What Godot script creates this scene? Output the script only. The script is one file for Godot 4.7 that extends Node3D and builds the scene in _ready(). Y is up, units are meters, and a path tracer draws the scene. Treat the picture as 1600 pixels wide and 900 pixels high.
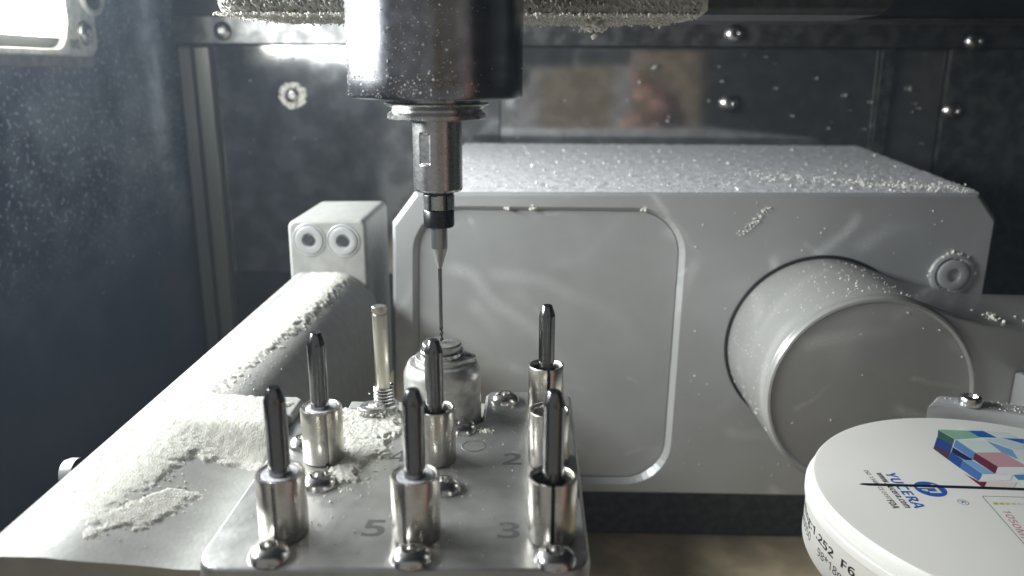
extends Node3D
# A dental milling chamber, modelled in millimetres (MM turns them into metres).
const MM := 0.001
const HOUSE_Z := -320.0
const WALL_X := -241.5
const BACK_Z := -560.0

var used := {}
var rng := RandomNumberGenerator.new()
var nz := FastNoiseLite.new()
var nf := FastNoiseLite.new()


# ---------------------------------------------------------------- mesh builder
class MB:
	var v := PackedVector3Array()
	var n := PackedVector3Array()
	var u := PackedVector2Array()
	var xf := Transform3D.IDENTITY

	func tri(a: Vector3, b: Vector3, c: Vector3, na: Vector3, nb: Vector3, nc: Vector3, ua := Vector2.ZERO, ub := Vector2.ZERO, uc := Vector2.ZERO) -> void:
		var g := (b - a).cross(c - a)
		if g.length_squared() < 1e-14:
			return
		if g.dot(na + nb + nc) * xf.basis.determinant() > 0.0:
			put(a, na, ua); put(c, nc, uc); put(b, nb, ub)
		else:
			put(a, na, ua); put(b, nb, ub); put(c, nc, uc)

	func put(p: Vector3, q: Vector3, t: Vector2) -> void:
		v.append((xf * p) * 0.001)
		n.append((xf.basis * q).normalized())
		u.append(t)

	func quad(a: Vector3, b: Vector3, c: Vector3, d: Vector3, na: Vector3, nb: Vector3, nc: Vector3, nd: Vector3) -> void:
		tri(a, b, c, na, nb, nc)
		tri(a, c, d, na, nc, nd)

	func flat(a: Vector3, b: Vector3, c: Vector3, d: Vector3, outwards: Vector3) -> void:
		var g := (c - a).cross(d - b).normalized()
		if g.dot(outwards) < 0.0:
			g = -g
		quad(a, b, c, d, g, g, g, g)

	func mesh() -> ArrayMesh:
		var arr := []
		arr.resize(Mesh.ARRAY_MAX)
		arr[Mesh.ARRAY_VERTEX] = v
		arr[Mesh.ARRAY_NORMAL] = n
		arr[Mesh.ARRAY_TEX_UV] = u
		var m := ArrayMesh.new()
		m.add_surface_from_arrays(Mesh.PRIMITIVE_TRIANGLES, arr)
		return m

	# prof: (radius, height), bottom of the axis -> outside -> top of the axis
	func lathe(prof: Array, at: Vector3, segs := 48, a0 := 0.0, a1 := TAU, cap := false) -> void:
		var k := prof.size()
		var seg := []
		for i in k - 1:
			var d: Vector2 = prof[i + 1] - prof[i]
			seg.append(Vector2(d.y, -d.x).normalized())
		for i in k - 1:
			var n0: Vector2 = seg[i]
			var n1: Vector2 = seg[i]
			if i > 0 and n0.dot(seg[i - 1]) > 0.8:
				n0 = (n0 + seg[i - 1]).normalized()
			if i < k - 2 and n1.dot(seg[i + 1]) > 0.8:
				n1 = (n1 + seg[i + 1]).normalized()
			var p: Vector2 = prof[i]
			var q: Vector2 = prof[i + 1]
			for j in segs:
				var t0 := lerpf(a0, a1, float(j) / segs)
				var t1 := lerpf(a0, a1, float(j + 1) / segs)
				var e0 := Vector3(cos(t0), 0, sin(t0))
				var e1 := Vector3(cos(t1), 0, sin(t1))
				var up := Vector3.UP
				quad(at + e0 * p.x + up * p.y, at + e1 * p.x + up * p.y, at + e1 * q.x + up * q.y, at + e0 * q.x + up * q.y,
					e0 * n0.x + up * n0.y, e1 * n0.x + up * n0.y, e1 * n1.x + up * n1.y, e0 * n1.x + up * n1.y)
		if cap:
			var poly := PackedVector2Array(prof)
			var ids := Geometry2D.triangulate_polygon(poly)
			for s in 2:
				var t := a0 if s == 0 else a1
				var e := Vector3(cos(t), 0, sin(t))
				var nn := Vector3(-sin(t), 0, cos(t)) * (-1.0 if s == 0 else 1.0)
				for i in range(0, ids.size(), 3):
					var c := []
					for h in 3:
						var w: Vector2 = poly[ids[i + h]]
						c.append(at + e * w.x + Vector3.UP * w.y)
					tri(c[0], c[1], c[2], nn, nn, nn)

	# polygon in (x, z) raised from y0 to y1, with the upper and lower rim bevelled
	func prism(poly: PackedVector2Array, y0: float, y1: float, bev := 0.0, bev_low := -1.0) -> void:
		if bev_low < 0.0:
			bev_low = bev
		var area := 0.0
		var k := poly.size()
		for i in k:
			area += poly[i].cross(poly[(i + 1) % k])
		if area < 0.0:
			poly = poly.duplicate()
			poly.reverse()
		var edge_n := []
		for i in k:
			var d := (poly[(i + 1) % k] - poly[i]).normalized()
			edge_n.append(Vector2(d.y, -d.x))
		var top := PackedVector2Array()
		var low := PackedVector2Array()
		for i in k:
			var a: Vector2 = edge_n[(i + k - 1) % k]
			var b: Vector2 = edge_n[i]
			var m := (a + b) / maxf(0.35, 1.0 + a.dot(b))
			top.append(poly[i] - m * bev)
			low.append(poly[i] - m * bev_low)
		var V := func(p: Vector2, y: float) -> Vector3: return Vector3(p.x, y, p.y)
		for i in k:
			var j := (i + 1) % k
			var e: Vector2 = edge_n[i]
			var ei := e
			var ej := e
			if e.dot(edge_n[(i + k - 1) % k]) > 0.8:
				ei = (e + edge_n[(i + k - 1) % k]).normalized()
			if e.dot(edge_n[j]) > 0.8:
				ej = (e + edge_n[j]).normalized()
			var ni := Vector3(ei.x, 0, ei.y)
			var nj := Vector3(ej.x, 0, ej.y)
			quad(V.call(poly[i], y0 + bev_low), V.call(poly[j], y0 + bev_low), V.call(poly[j], y1 - bev), V.call(poly[i], y1 - bev), ni, nj, nj, ni)
			if bev > 0.0:
				quad(V.call(poly[i], y1 - bev), V.call(poly[j], y1 - bev), V.call(top[j], y1), V.call(top[i], y1), ni, nj, Vector3.UP, Vector3.UP)
			if bev_low > 0.0:
				quad(V.call(poly[i], y0 + bev_low), V.call(poly[j], y0 + bev_low), V.call(low[j], y0), V.call(low[i], y0), ni, nj, Vector3.DOWN, Vector3.DOWN)
		cap(top, y1, Vector3.UP)
		cap(low, y0, Vector3.DOWN)

	func cap(poly: PackedVector2Array, y: float, nn: Vector3) -> void:
		var ids := Geometry2D.triangulate_polygon(poly)
		for i in range(0, ids.size(), 3):
			var a := poly[ids[i]]
			var b := poly[ids[i + 1]]
			var c := poly[ids[i + 2]]
			tri(Vector3(a.x, y, a.y), Vector3(b.x, y, b.y), Vector3(c.x, y, c.y), nn, nn, nn)

	func box(lo: Vector3, hi: Vector3, bev := 0.0) -> void:
		prism(PackedVector2Array([Vector2(lo.x, lo.z), Vector2(hi.x, lo.z), Vector2(hi.x, hi.z), Vector2(lo.x, hi.z)]), lo.y, hi.y, bev)

	func grid(nx: int, ny: int, f: Callable, keep = null) -> void:
		var p := PackedVector3Array()
		p.resize((nx + 1) * (ny + 1))
		for j in ny + 1:
			for i in nx + 1:
				p[j * (nx + 1) + i] = f.call(i, j)
		var q := PackedVector3Array()
		q.resize(p.size())
		for j in ny + 1:
			for i in nx + 1:
				var dx := p[j * (nx + 1) + mini(i + 1, nx)] - p[j * (nx + 1) + maxi(i - 1, 0)]
				var dy := p[mini(j + 1, ny) * (nx + 1) + i] - p[maxi(j - 1, 0) * (nx + 1) + i]
				q[j * (nx + 1) + i] = dx.cross(dy).normalized()
		for j in ny:
			for i in nx:
				if keep != null and not keep.call(i, j):
					continue
				var a := j * (nx + 1) + i
				var b := a + 1
				var c := b + nx + 1
				var d := a + nx + 1
				quad(p[a], p[b], p[c], p[d], q[a], q[b], q[c], q[d])

	func tube(path: Array, r: float, sides := 10) -> void:
		var rings := []
		for i in path.size():
			var d: Vector3 = (path[mini(i + 1, path.size() - 1)] - path[maxi(i - 1, 0)]).normalized()
			var s := d.cross(Vector3.UP if absf(d.y) < 0.9 else Vector3.RIGHT).normalized()
			var t := d.cross(s)
			var ring := []
			for j in sides:
				var a := TAU * j / sides
				ring.append(s * cos(a) + t * sin(a))
			rings.append(ring)
		for i in path.size() - 1:
			for j in sides:
				var k := (j + 1) % sides
				quad(path[i] + rings[i][j] * r, path[i] + rings[i][k] * r, path[i + 1] + rings[i + 1][k] * r, path[i + 1] + rings[i + 1][j] * r,
					rings[i][j], rings[i][k], rings[i + 1][k], rings[i + 1][j])

	func mesh_text(s: String, size: Vector2, basis: Basis, at: Vector3, bold := true, serif := false) -> void:
		var tm := TextMesh.new()
		var f := SystemFont.new()
		f.font_names = PackedStringArray(["Droid Serif" if serif else "Droid Sans"])
		f.font_weight = 700 if bold else 400
		tm.font = f
		tm.text = s
		tm.font_size = 64
		tm.pixel_size = 0.01
		tm.depth = 0.01
		tm.curve_step = 1.0
		tm.horizontal_alignment = HORIZONTAL_ALIGNMENT_LEFT
		for k in tm.get_surface_count():
			var arr := tm.surface_get_arrays(k)
			var pts: PackedVector3Array = arr[Mesh.ARRAY_VERTEX]
			var nn: PackedVector3Array = arr[Mesh.ARRAY_NORMAL]
			var idx: PackedInt32Array = arr[Mesh.ARRAY_INDEX] if arr[Mesh.ARRAY_INDEX] != null else PackedInt32Array(range(pts.size()))
			var box := AABB(pts[0], Vector3.ZERO)
			for q in pts:
				box = box.expand(q)
			for i in range(0, idx.size() / 3 * 3, 3):
				var c := []
				for h in 3:
					var q := (pts[idx[i + h]] - box.position) / box.size
					c.append(bend(at, basis, Vector3(q.x * size.x, q.y * size.y, q.z * 0.02)))
				var nw := (basis * nn[idx[i]]).normalized()
				if bend_r > 0.0:
					var g: Vector3 = (c[1] - c[0]).cross(c[2] - c[0])
					nw = Vector3(c[0].x - bend_c.x, 0, c[0].z - bend_c.z).normalized() if nn[idx[i]].z > 0.5 else (-g).normalized()
				tri(c[0], c[1], c[2], nw, nw, nw)

	var bend_r := 0.0
	var bend_c := Vector3.ZERO

	func bend(at: Vector3, basis: Basis, q: Vector3) -> Vector3:
		if bend_r <= 0.0:
			return at + basis * q
		# at.x holds the start angle, text runs towards smaller angles round the upright axis
		var a := at.x - q.x / bend_r
		var r := bend_r + q.z
		return bend_c + Vector3(cos(a) * r, at.y + q.y, sin(a) * r)


# ---------------------------------------------------------------- node helpers
func numbered(called: String, parent: Node) -> String:
	var key := str(parent.get_instance_id()) + called
	used[key] = used.get(key, -1) + 1
	return called if used[key] == 0 else "%s_%03d" % [called, used[key]]

func thing(called: String, label: String, category: String, group := "", at := Vector3.ZERO) -> Node3D:
	var o := Node3D.new()
	o.name = numbered(called, self)
	add_child(o, true)
	o.position = at * MM
	tag(o, label, category, group)
	return o

func tag(o: Node, label: String, category: String, group := "", kind := "") -> void:
	o.set_meta("label", label)
	o.set_meta("category", category)
	if group:
		o.set_meta("group", group)
	if kind:
		o.set_meta("kind", kind)

func obj(called: String, b: MB, m: Material, parent: Node = null, kind := "") -> MeshInstance3D:
	return place(called, b.mesh(), m, parent, kind)

func place(called: String, me: Mesh, m: Material, parent: Node = null, kind := "") -> MeshInstance3D:
	var p: Node = parent if parent else self
	var o := MeshInstance3D.new()
	o.name = numbered(called, p)
	o.mesh = me
	o.material_override = m
	o.cast_shadow = GeometryInstance3D.SHADOW_CASTING_SETTING_ON
	p.add_child(o, true)
	if kind:
		o.set_meta("kind", kind)
	return o

func clone(o: Node3D, at: Vector3, label: String, group: String, turn := 0.0) -> Node3D:
	var c: Node3D = o.duplicate()
	c.name = numbered(str(o.name), self)
	add_child(c, true)
	c.position = at * MM
	c.rotation.y = turn
	c.set_meta("label", label)
	if group:
		c.set_meta("group", group)
	return c

func scatter(called: String, list: Array, m: Material, parent: Node = null, me: Mesh = null) -> MultiMeshInstance3D:
	# list of [position in mm, size in mm, squash]
	var p: Node = parent if parent else self
	var mm := MultiMesh.new()
	mm.transform_format = MultiMesh.TRANSFORM_3D
	mm.mesh = me if me else grain_mesh
	mm.instance_count = list.size()
	for i in list.size():
		var b := Basis.from_euler(Vector3(rng.randf() * TAU, rng.randf() * TAU, rng.randf() * TAU))
		var s: float = list[i][1]
		b = b * Basis.from_scale(Vector3(s * rng.randf_range(0.7, 1.3), s * rng.randf_range(0.45, 0.9), s))
		mm.set_instance_transform(i, Transform3D(b.scaled(Vector3.ONE * MM), list[i][0] * MM))
	var o := MultiMeshInstance3D.new()
	o.name = numbered(called, p)
	o.multimesh = mm
	o.material_override = m
	p.add_child(o, true)
	o.set_meta("kind", "stuff")
	return o

var grain_mesh: ArrayMesh

func make_grain() -> ArrayMesh:
	var t := (1.0 + sqrt(5.0)) / 2.0
	var p := [Vector3(-1, t, 0), Vector3(1, t, 0), Vector3(-1, -t, 0), Vector3(1, -t, 0), Vector3(0, -1, t), Vector3(0, 1, t), Vector3(0, -1, -t), Vector3(0, 1, -t), Vector3(t, 0, -1), Vector3(t, 0, 1), Vector3(-t, 0, -1), Vector3(-t, 0, 1)]
	for i in 12:
		p[i] = p[i].normalized() * rng.randf_range(0.6, 1.25)
	var f := [0, 11, 5, 0, 5, 1, 0, 1, 7, 0, 7, 10, 0, 10, 11, 1, 5, 9, 5, 11, 4, 11, 10, 2, 10, 7, 6, 7, 1, 8, 3, 9, 4, 3, 4, 2, 3, 2, 6, 3, 6, 8, 3, 8, 9, 4, 9, 5, 2, 4, 11, 6, 2, 10, 8, 6, 7, 9, 8, 1]
	var st := MB.new()
	for i in range(0, 60, 3):
		var a: Vector3 = p[f[i]] * 1000.0
		var b: Vector3 = p[f[i + 1]] * 1000.0
		var c: Vector3 = p[f[i + 2]] * 1000.0
		st.tri(a, b, c, a.normalized(), b.normalized(), c.normalized())
	return st.mesh()

# ---------------------------------------------------------------- materials
func lin(r: float, g: float, b: float) -> Color:
	return Color(r, g, b).linear_to_srgb()

func noise_tex(seed_: int, freq: float, ramp: Array, size := 512, oct := 4, kind := FastNoiseLite.TYPE_SIMPLEX_SMOOTH) -> NoiseTexture2D:
	var n := FastNoiseLite.new()
	n.seed = seed_
	n.frequency = freq
	n.fractal_octaves = oct
	n.noise_type = kind
	var t := NoiseTexture2D.new()
	t.width = size
	t.height = size
	t.seamless = true
	t.noise = n
	if ramp.size():
		var g := Gradient.new()
		g.offsets = PackedFloat32Array(ramp.map(func(x): return x[0]))
		g.colors = PackedColorArray(ramp.map(func(x): return x[1]))
		t.color_ramp = g
	return t

func gray(x: float) -> Color:
	return Color(x, x, x)

func mat(color: Color, rough: float, metal := 0.0) -> StandardMaterial3D:
	var m := StandardMaterial3D.new()
	m.albedo_color = color
	m.roughness = rough
	m.metallic = metal
	return m

func tri_map(m: StandardMaterial3D, per_mm: float) -> StandardMaterial3D:
	m.uv1_triplanar = true
	m.uv1_world_triplanar = true
	m.uv1_scale = Vector3.ONE * (1000.0 / per_mm)
	return m

func dusty(color: Color, rough: float, metal: float, seed_: int, per_mm: float, low := 0.75, bump := 0.0) -> StandardMaterial3D:
	var m := mat(color, rough, metal)
	m.albedo_texture = noise_tex(seed_, 0.012, [[0.0, gray(low)], [0.45, gray(lerpf(low, 1.0, 0.5))], [0.7, gray(1.0)], [1.0, gray(1.0)]])
	m.roughness_texture = noise_tex(seed_ + 1, 0.02, [[0.0, gray(0.75)], [1.0, gray(1.0)]])
	if bump > 0.0:
		m.heightmap_enabled = true
		m.heightmap_texture = noise_tex(seed_ + 2, 0.06, [], 512, 5)
		m.heightmap_scale = bump
	return tri_map(m, per_mm)

func seg_dist(p: Vector2, poly: PackedVector2Array) -> float:
	var d := 1e9
	var k := poly.size()
	for i in k:
		d = minf(d, p.distance_squared_to(Geometry2D.get_closest_point_to_segment(p, poly[i], poly[(i + 1) % k])))
	d = sqrt(d)
	return d if Geometry2D.is_point_in_polygon(p, poly) else -d

func round_poly(pts: Array, radii: Array, steps := 6) -> PackedVector2Array:
	var out := PackedVector2Array()
	var k := pts.size()
	for i in k:
		var p: Vector2 = pts[i]
		var r: float = radii[i]
		if r <= 0.0:
			out.append(p)
			continue
		var a: Vector2 = (pts[(i + k - 1) % k] - p).normalized()
		var b: Vector2 = (pts[(i + 1) % k] - p).normalized()
		var half := acos(clampf(a.dot(b), -1.0, 1.0)) / 2.0
		var d := r / tan(half)
		var c := p + (a + b).normalized() * (r / sin(half))
		var s := p + a * d - c
		var e := p + b * d - c
		for j in steps + 1:
			out.append(c + s.slerp(e, float(j) / steps))
	return out

func rrect(x0: float, y0: float, x1: float, y1: float, r: float, steps := 6) -> PackedVector2Array:
	return round_poly([Vector2(x0, y0), Vector2(x1, y0), Vector2(x1, y1), Vector2(x0, y1)], [r, r, r, r], steps)

func circle(c: Vector2, r: float, k := 40) -> PackedVector2Array:
	var o := PackedVector2Array()
	for i in k:
		o.append(c + Vector2.from_angle(TAU * i / k) * r)
	return o

# turns (x, y up = z of the prism polygon, depth) so that a prism's top faces +Z: polygon (x, z) -> (x, y)
func facing_front(z: float) -> Transform3D:
	return Transform3D(Basis(Vector3.RIGHT, Vector3.BACK, Vector3.UP), Vector3(0, 0, z))

# prism whose top faces +X: polygon (x, z) -> (z = x, y = z)
func facing_right(x: float) -> Transform3D:
	return Transform3D(Basis(Vector3.BACK, Vector3.RIGHT, Vector3.UP), Vector3(x, 0, 0))


var M := {}

func make_materials() -> void:
	M.housing = dusty(lin(0.43, 0.44, 0.445), 0.42, 0.3, 11, 170.0, 0.95)
	M.housing_dust = dusty(lin(0.70, 0.70, 0.73), 0.9, 0.0, 17, 60.0, 0.9, 0.02)
	M.panel = dusty(lin(0.42, 0.43, 0.435), 0.40, 0.3, 21, 110.0, 0.94)
	M.rotary = dusty(lin(0.36, 0.36, 0.35), 0.36, 0.3, 25, 130.0, 0.94)
	M.arm = dusty(lin(0.33, 0.33, 0.315), 0.6, 0.0, 31, 40.0, 0.93, 0.004)
	M.powder = dusty(lin(0.56, 0.55, 0.50), 1.0, 0.0, 41, 14.0, 0.9, 0.02)
	M.grain = mat(lin(0.82, 0.80, 0.74), 1.0)
	M.grain_dark = mat(lin(0.30, 0.30, 0.31), 0.7)
	M.plate = dusty(lin(0.50, 0.50, 0.49), 0.42, 0.7, 51, 60.0, 0.9, 0.002)
	M.plate_edge = dusty(lin(0.45, 0.45, 0.45), 0.5, 0.8, 53, 30.0, 0.7, 0.008)
	M.nickel = dusty(lin(0.74, 0.71, 0.65), 0.33, 1.0, 61, 12.0, 0.94, 0.0006)
	M.carbide = dusty(lin(0.21, 0.21, 0.215), 0.24, 1.0, 65, 9.0, 0.9)
	M.drill = mat(lin(0.42, 0.42, 0.43), 0.3, 1.0)
	M.steel = dusty(lin(0.55, 0.55, 0.55), 0.32, 1.0, 67, 14.0, 0.93, 0.0004)
	M.screw = dusty(lin(0.62, 0.61, 0.60), 0.28, 1.0, 69, 8.0, 0.95)
	M.spindle = dusty(lin(0.31, 0.32, 0.355), 0.27, 1.0, 71, 30.0, 0.8)
	M.alloy = dusty(lin(0.66, 0.66, 0.64), 0.45, 0.7, 75, 16.0, 0.85, 0.002)
	M.black = dusty(lin(0.012, 0.013, 0.016), 0.3, 0.0, 77, 8.0, 0.6)
	M.black_metal = mat(lin(0.05, 0.05, 0.055), 0.3, 0.8)
	M.dark = dusty(lin(0.022, 0.023, 0.025), 0.4, 0.3, 81, 120.0, 0.7)
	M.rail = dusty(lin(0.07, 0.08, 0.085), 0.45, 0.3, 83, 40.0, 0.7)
	M.mirror = dusty(lin(0.42, 0.43, 0.44), 0.1, 0.93, 105, 160.0, 0.7)
	M.glass = dusty(lin(0.58, 0.58, 0.58), 0.09, 0.95, 103, 120.0, 0.85)
	M.sheet = dusty(lin(0.16, 0.16, 0.16), 0.42, 0.8, 85, 90.0, 0.6)
	M.strip = mat(lin(0.50, 0.48, 0.42), 0.3, 0.9)
	M.floor = dusty(lin(0.66, 0.55, 0.38), 0.6, 0.0, 87, 200.0, 0.75)
	M.lamp_frame = dusty(lin(0.62, 0.62, 0.60), 0.5, 0.0, 91, 40.0, 0.85)
	M.lamp_back = dusty(lin(0.30, 0.31, 0.33), 0.5, 0.2, 93, 40.0, 0.8)
	M.gasket = dusty(lin(0.10, 0.10, 0.12), 0.7, 0.0, 95, 5.0, 0.3, 0.05)
	for q in [[M.housing, 201, 60, 240.0], [M.panel, 202, 90, 210.0], [M.rotary, 203, 60, 200.0]]:
		q[0].albedo_texture = smear_tex(q[1], q[2])
		q[0].albedo_color = (q[0].albedo_color.srgb_to_linear() * 2.95).linear_to_srgb()
		q[0].uv1_scale = Vector3.ONE * (1000.0 / q[3])
	M.ink = mat(lin(0.01, 0.01, 0.015), 0.5)
	M.engrave = mat(lin(0.085, 0.085, 0.09), 0.7)
	M.zirconia = mat(lin(0.78, 0.77, 0.74), 0.38)
	M.zirconia.subsurf_scatter_enabled = true
	M.zirconia.subsurf_scatter_strength = 0.06
	M.glow = mat(lin(0.9, 0.9, 0.85), 0.5)
	M.glow.emission_enabled = true
	M.glow.emission = Color(1.0, 1.0, 0.92)
	M.glow.emission_energy_multiplier = 9.0
	M.skin = dusty(lin(0.68, 0.36, 0.25), 0.5, 0.0, 97, 30.0, 0.85)
	M.dust_fill = dusty(lin(0.75, 0.75, 0.80), 0.9, 0.0, 101, 6.0, 0.8, 0.01)
	M.block_brown = dusty(lin(0.42, 0.30, 0.17), 0.8, 0.0, 107, 150.0, 0.85)
	M.brass = mat(lin(0.66, 0.63, 0.54), 0.32, 1.0)
	# left wall: dark paint under milling dust with smears, paled to stand for lamp light
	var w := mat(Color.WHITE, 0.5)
	w.albedo_texture = wall_dust_glow()
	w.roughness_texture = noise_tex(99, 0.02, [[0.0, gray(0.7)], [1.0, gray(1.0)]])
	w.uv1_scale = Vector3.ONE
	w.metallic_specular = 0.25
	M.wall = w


# wiped and dragged dust on painted metal: soft strokes with a shape of their own
func smear_tex(seed_: int, strokes: int) -> ImageTexture:
	var n := 512
	var f := PackedFloat32Array()
	f.resize(n * n)
	f.fill(0.0)
	var g := RandomNumberGenerator.new()
	g.seed = seed_
	for k in strokes:
		var p := Vector2(g.randf(), g.randf()) * n
		var dir := Vector2.from_angle(g.randf_range(-0.6, 2.2))
		var amount := g.randf_range(0.08, 0.45) * (1.0 if g.randf() < 0.7 else 1.6)
		var rad := g.randf_range(1.2, 7.0)
		var steps := g.randi_range(8, 44)
		for i in steps:
			dir = dir.rotated(g.randf_range(-0.25, 0.25))
			p += dir * rad * 0.8
			var fade := amount * (1.0 - float(i) / steps) * 0.45
			var rr := int(rad * 2.0)
			for y in range(-rr, rr + 1):
				for x in range(-rr, rr + 1):
					var w := 1.0 - (x * x + y * y) / (rad * rad * 4.0)
					if w > 0.0:
						var at := posmod(int(p.y) + y, n) * n + posmod(int(p.x) + x, n)
						f[at] = minf(1.0, f[at] + fade * w * w * (0.7 + 0.6 * nf.get_noise_2d(int(p.x) + x, int(p.y) + y)))
	var a := FastNoiseLite.new()
	a.seed = seed_
	a.frequency = 0.012
	a.fractal_octaves = 4
	var data := PackedByteArray()
	data.resize(n * n)
	for y in n:
		for x in n:
			# seamless cloud: blend of shifted samples
			var u := float(x) / n
			var v := float(y) / n
			var c := lerpf(lerpf(a.get_noise_2d(x, y), a.get_noise_2d(x - n, y), u), lerpf(a.get_noise_2d(x, y - n), a.get_noise_2d(x - n, y - n), u), v)
			data[y * n + x] = int(clampf((0.63 + 0.04 * c + 0.27 * f[y * n + x]), 0.0, 1.0) * 255.0)
	return ImageTexture.create_from_image(Image.create_from_data(n, n, false, Image.FORMAT_L8, data))


func wall_dust_glow() -> ImageTexture:
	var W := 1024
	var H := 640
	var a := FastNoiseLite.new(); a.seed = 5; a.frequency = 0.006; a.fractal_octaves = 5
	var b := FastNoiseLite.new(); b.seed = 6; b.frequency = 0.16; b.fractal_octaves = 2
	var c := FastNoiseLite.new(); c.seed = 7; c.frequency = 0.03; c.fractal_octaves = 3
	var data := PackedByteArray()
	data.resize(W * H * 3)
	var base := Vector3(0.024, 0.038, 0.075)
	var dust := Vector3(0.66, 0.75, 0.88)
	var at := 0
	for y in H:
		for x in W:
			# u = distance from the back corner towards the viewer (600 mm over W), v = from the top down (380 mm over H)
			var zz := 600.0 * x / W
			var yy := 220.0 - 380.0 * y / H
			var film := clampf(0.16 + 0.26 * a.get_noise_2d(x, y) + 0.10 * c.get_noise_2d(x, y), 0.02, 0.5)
			film *= smoothstep(-70.0, 60.0, yy + 40.0 * a.get_noise_2d(x + 900, y)) * 0.96 + 0.04  # dust film thins downward, lamp light fading down the wall put into it
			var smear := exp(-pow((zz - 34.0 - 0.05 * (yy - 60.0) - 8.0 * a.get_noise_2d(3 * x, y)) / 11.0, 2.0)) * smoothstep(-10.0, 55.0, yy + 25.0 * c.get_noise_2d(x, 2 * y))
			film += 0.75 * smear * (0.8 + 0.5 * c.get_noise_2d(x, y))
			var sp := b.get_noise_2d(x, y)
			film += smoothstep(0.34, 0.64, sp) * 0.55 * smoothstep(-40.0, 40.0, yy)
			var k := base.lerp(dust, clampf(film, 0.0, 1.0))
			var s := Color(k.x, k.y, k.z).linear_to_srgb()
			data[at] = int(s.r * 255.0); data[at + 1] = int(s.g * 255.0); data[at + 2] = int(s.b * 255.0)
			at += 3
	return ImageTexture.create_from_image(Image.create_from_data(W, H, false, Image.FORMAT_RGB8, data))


# ---------------------------------------------------------------- the scene
func _ready() -> void:
	rng.seed = 4
	nz.seed = 3; nz.frequency = 0.12; nz.fractal_octaves = 4
	nf.seed = 8; nf.frequency = 0.9; nf.fractal_octaves = 3
	# camera
	var cam := Camera3D.new()
	cam.name = "camera"
	add_child(cam, true)
	var att := CameraAttributesPhysical.new()
	att.frustum_focal_length = 12.0 / (450.0 / 1250.0)
	att.frustum_near = 0.01
	att.frustum_far = 10.0
	att.frustum_focus_distance = 0.203
	att.exposure_aperture = 22.0
	cam.attributes = att
	cam.near = 0.01
	cam.far = 10.0
	cam.fov = rad_to_deg(2.0 * atan(450.0 / 1250.0))
	cam.transform = Transform3D(Basis(Vector3.UP, deg_to_rad(1.33)) * Basis(Vector3.RIGHT, deg_to_rad(-15.34)) * Basis(Vector3.BACK, deg_to_rad(0.3)), Vector3(0, 82.9, 0) * MM)
	cam.current = true
	# surroundings: the dim room seen through the open front of the machine
	var we := WorldEnvironment.new()
	we.name = "surroundings"
	var env := Environment.new()
	env.background_mode = Environment.BG_COLOR
	env.background_color = lin(0.225, 0.22, 0.205)
	env.tonemap_mode = Environment.TONE_MAPPER_LINEAR
	env.tonemap_exposure = 1.2
	env.fog_enabled = true
	env.fog_density = 0.08
	env.fog_light_color = Color(0.85, 0.92, 1.0)
	env.sdfgi_enabled = true
	env.ssao_enabled = true
	env.ssil_enabled = true
	we.environment = env
	add_child(we, true)
	# the machine's own LED lamp on the left wall
	var al := AreaLight3D.new()
	al.name = "led_lamp_glow"
	al.area_size = Vector2(0.30, 0.05)
	al.light_energy = 0.19
	al.light_color = Color(0.97, 0.99, 1.0)
	al.shadow_enabled = true
	al.transform = Transform3D(Basis.looking_at(Vector3.RIGHT, Vector3.UP), Vector3(WALL_X + 13.5, 122.5, -261.0) * MM)
	add_child(al, true)

	make_materials()
	grain_mesh = make_grain()
	chamber()
	back_panel()
	wall_lamp()
	rotary_housing()
	rotary_arm()
	support_arm()
	tool_plate()
	burs()
	sensor()
	spring_pin()
	carriage()
	spindle()
	disc()
	powder()
	hand()
	brown_standin()


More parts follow.
